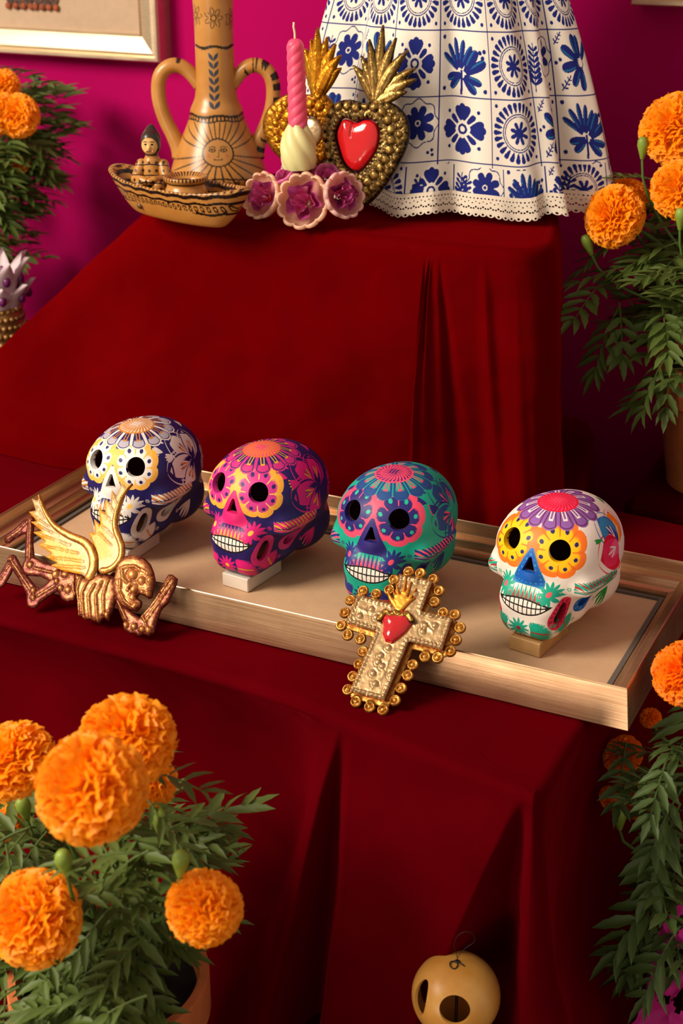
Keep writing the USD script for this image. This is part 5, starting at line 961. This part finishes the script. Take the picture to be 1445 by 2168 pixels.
for ring, (n, r, L, w, zz_) in enumerate(((9, .029, .034, .016, H*.98), (8, .020, .050, .014, H*1.10))):
    for k in range(n):
        a = k*2*np.pi/n+ring*.35; d = np.array([math.cos(a), math.sin(a), 0]); tn = np.array([-math.sin(a), math.cos(a), 0]); up_ = np.array([0, 0, 1.])*.94+d*.34; o = cc+d*r+[0, 0, zz_]; P = []
        for t in np.linspace(0, 1, 9): ww = w*np.sin(np.pi*(.22+.76*t))*1.0; P.append([o+up_*L*t+tn*ww*u+d*(.005*(1-u*u)+.008*t*t) for u in np.linspace(-1, 1, 7)])
        v, q = grid(np.array(P)); m = mf(trimesh.convex.convex_hull(np.vstack([v, v-d*.003]))) if False else None
        pe = put('petal', join((v, q), (v-d*.0025, q[:, ::-1])), 'pearl_white', crown, smooth=True); put('purple_spot', ball(o+up_*L*.42+d*.008, .0052, 2, (1, 1, 1.3)), 'purple_gem', Thing(pe.path, crown.loc), smooth=True)
# ------------------------------------------------------------------ gourd with cut openings
gx = aty(965, 2100, .892); GB = .4015; gs = .0367
gz0 = aty(965, 2036, .892)[2]
Hh = gz0-GB; gp = [(.0006, 0), (.014, 0), (.020, .002), (.025, .010), (.027, .022), (.0268, .036), (.0245, .052), (.0225, Hh-.080), (.0228, Hh-.070)]+[(.0366*max(math.cos(t), .012)**.92, Hh-.034+.034*math.sin(t)) for t in np.linspace(-.62, math.pi/2, 22)]
_d = np.r_[0, np.cumsum(np.linalg.norm(np.diff(np.array(gp), axis=0), axis=1))]
from scipy.interpolate import PchipInterpolator
go = PchipInterpolator(_d, np.array(gp))(np.linspace(0, _d[-1], 90)); go[:, 0] = np.maximum(go[:, 0], .0005); gi = go.copy(); gi[:, 0] = np.maximum(gi[:, 0]-.0028, .0003); gi[:, 1] = np.clip(gi[:, 1], .003, Hh-.0035); c0 = np.array([gx[0], .892, GB])
def closed(prof):
    v, q = lathe(prof, 90, c0); n = len(v); v = np.vstack([v, c0+[0, 0, prof[0, 1]], c0+[0, 0, prof[-1, 1]]]); j = np.arange(90); j2 = (j+1) % 90; k = (len(prof)-1)*90
    return mf((v, np.vstack([q[:, [0, 1, 2]], q[:, [0, 2, 3]], np.c_[np.full(90, n), j2, j], np.c_[np.full(90, n+1), k+j, k+j2]])))
sol = closed(go)
def gcut(px, py, rx, rz, tilt):
    p = aty(px, py, .88); d = p-(c0+[0, 0, p[2]-GB]); d[2] = 0; q = ray(px, py); hitd = np.array([p[0]-c0[0], p[1]-c0[1]]); return cyl(p-q*.0, q, 1e-3, .035, sc=(rx, rz), tilt=tilt)
shell = sol-closed(gi)
def aim(px, py):  # point of the gourd's side seen at that place
    for t in np.linspace(.9, 1.5, 1200):
        p = EYE+ray(px, py)/1*t; z = p[2]-GB
        if 0 < z < Hh and np.hypot(p[0]-c0[0], p[1]-c0[1]) < np.interp(z, go[:, 1], go[:, 0]): return p
    return c0+[0, -.03, Hh-.04]
for px, py, rx, rz, tl in ((888, 2114, 8., 14., -.25), (962, 2142, 12.5, 11., .1)):
    p = aim(px, py); n = p-c0; n[2] = 0; n /= np.linalg.norm(n); shell = shell-cyl(p, n, 1e-3, .012, sc=(rx, rz), tilt=tl)
gv_, gf_ = arr(shell); gourd = thing('gourd_skull', 'yellow dried gourd with cut eye holes hung on a black string below the cloth', 'gourd', c0)
put('gourd_shell', (gv_, gf_), 'gourd', gourd, smooth=35); put('inner_wall', closed(np.c_[np.maximum(gi[:, 0]-.0006, .0002), np.clip(gi[:, 1], .0036, Hh-.0041)]), 'gourd_inner', gourd, smooth=35, label='brown inside of the gourd') if False else None
tp = c0+[0, 0, Hh]; vw = np.array([math.cos(YAW), math.sin(YAW), 0])
lp = [tp+vw*a+[0, 0, b] for a, b in ((0, -.004), (-.0005, .006), (-.003, .016), (-.001, .026), (.006, .031), (.012, .028), (.013, .021), (.008, .016), (.003, .010), (0, .004), (0, -.002))]
put('string_loop', tube(spline(lp, 60), .00028, 6), 'black_cord', gourd, smooth=True)
put('knot', join(ball(tp+[0, 0, .0005], .0016, 2, (1.6, 1.4, .8)), tube(spline([tp+vw*.0+[0, 0, .001], tp+vw*.004+[0, -.003, .0008], tp+vw*.008+[0, -.005, -.0006]], 12), .0006, 6), tube(spline([tp, tp-vw*.004+[0, -.005, .0004], tp-vw*.001+[0, -.008, -.0002], tp+vw*.002+[0, -.004, .001]], 16), .0006, 6)), 'black_cord', gourd, smooth=True)
put('inner_string', join(tube([tp+[0, 0, -.002], c0+[0, 0, .01]], .0006, 6), tube([tp+vw*.001+[0, 0, -.002], c0+vw*.003+[0, 0, .01]], .0006, 6)), 'black_cord', gourd, label='strings hanging inside the gourd')
# ------------------------------------------------------------------ magenta tissue paper at the lower right
pc_ = aty(1440, 2120, .985); rng = np.random.default_rng(3); n = 46; P = np.zeros((n, n, 3)); U, V2 = np.meshgrid(np.linspace(0, 1, n), np.linspace(0, 1, n), indexing='ij')
nz = meshkit.fbm(np.stack([U*5, V2*5, 0*U], -1).reshape(-1, 3), 3, 7).reshape(n, n)-.5; n2 = meshkit.fbm(np.stack([U*4, V2*4, 0*U+3], -1).reshape(-1, 3), 3, 8).reshape(n, n)-.5
P[..., 0] = -.208+U*.17+n2*.05+.02*V2; P[..., 1] = 1.02+U*.03+nz*.05-.04*(1-V2); P[..., 2] = .4035+V2*.19+np.abs(n2)*.02
pv, pq = grid(P); cut = np.array([((u*6) % 1-.5)**2+((v*5) % 1-.5)**2 < .06 for u, v in zip(U[:-1, :-1].ravel()+.01, V2[:-1, :-1].ravel()+.01)]); pq = pq[~cut]
put('tissue_paper', join((pv, pq), (pv+[0, .0006, 0], pq[:, ::-1])), 'paper_magenta', None, smooth=40, label='crumpled magenta cut paper tucked below the right front plant', cat='paper')
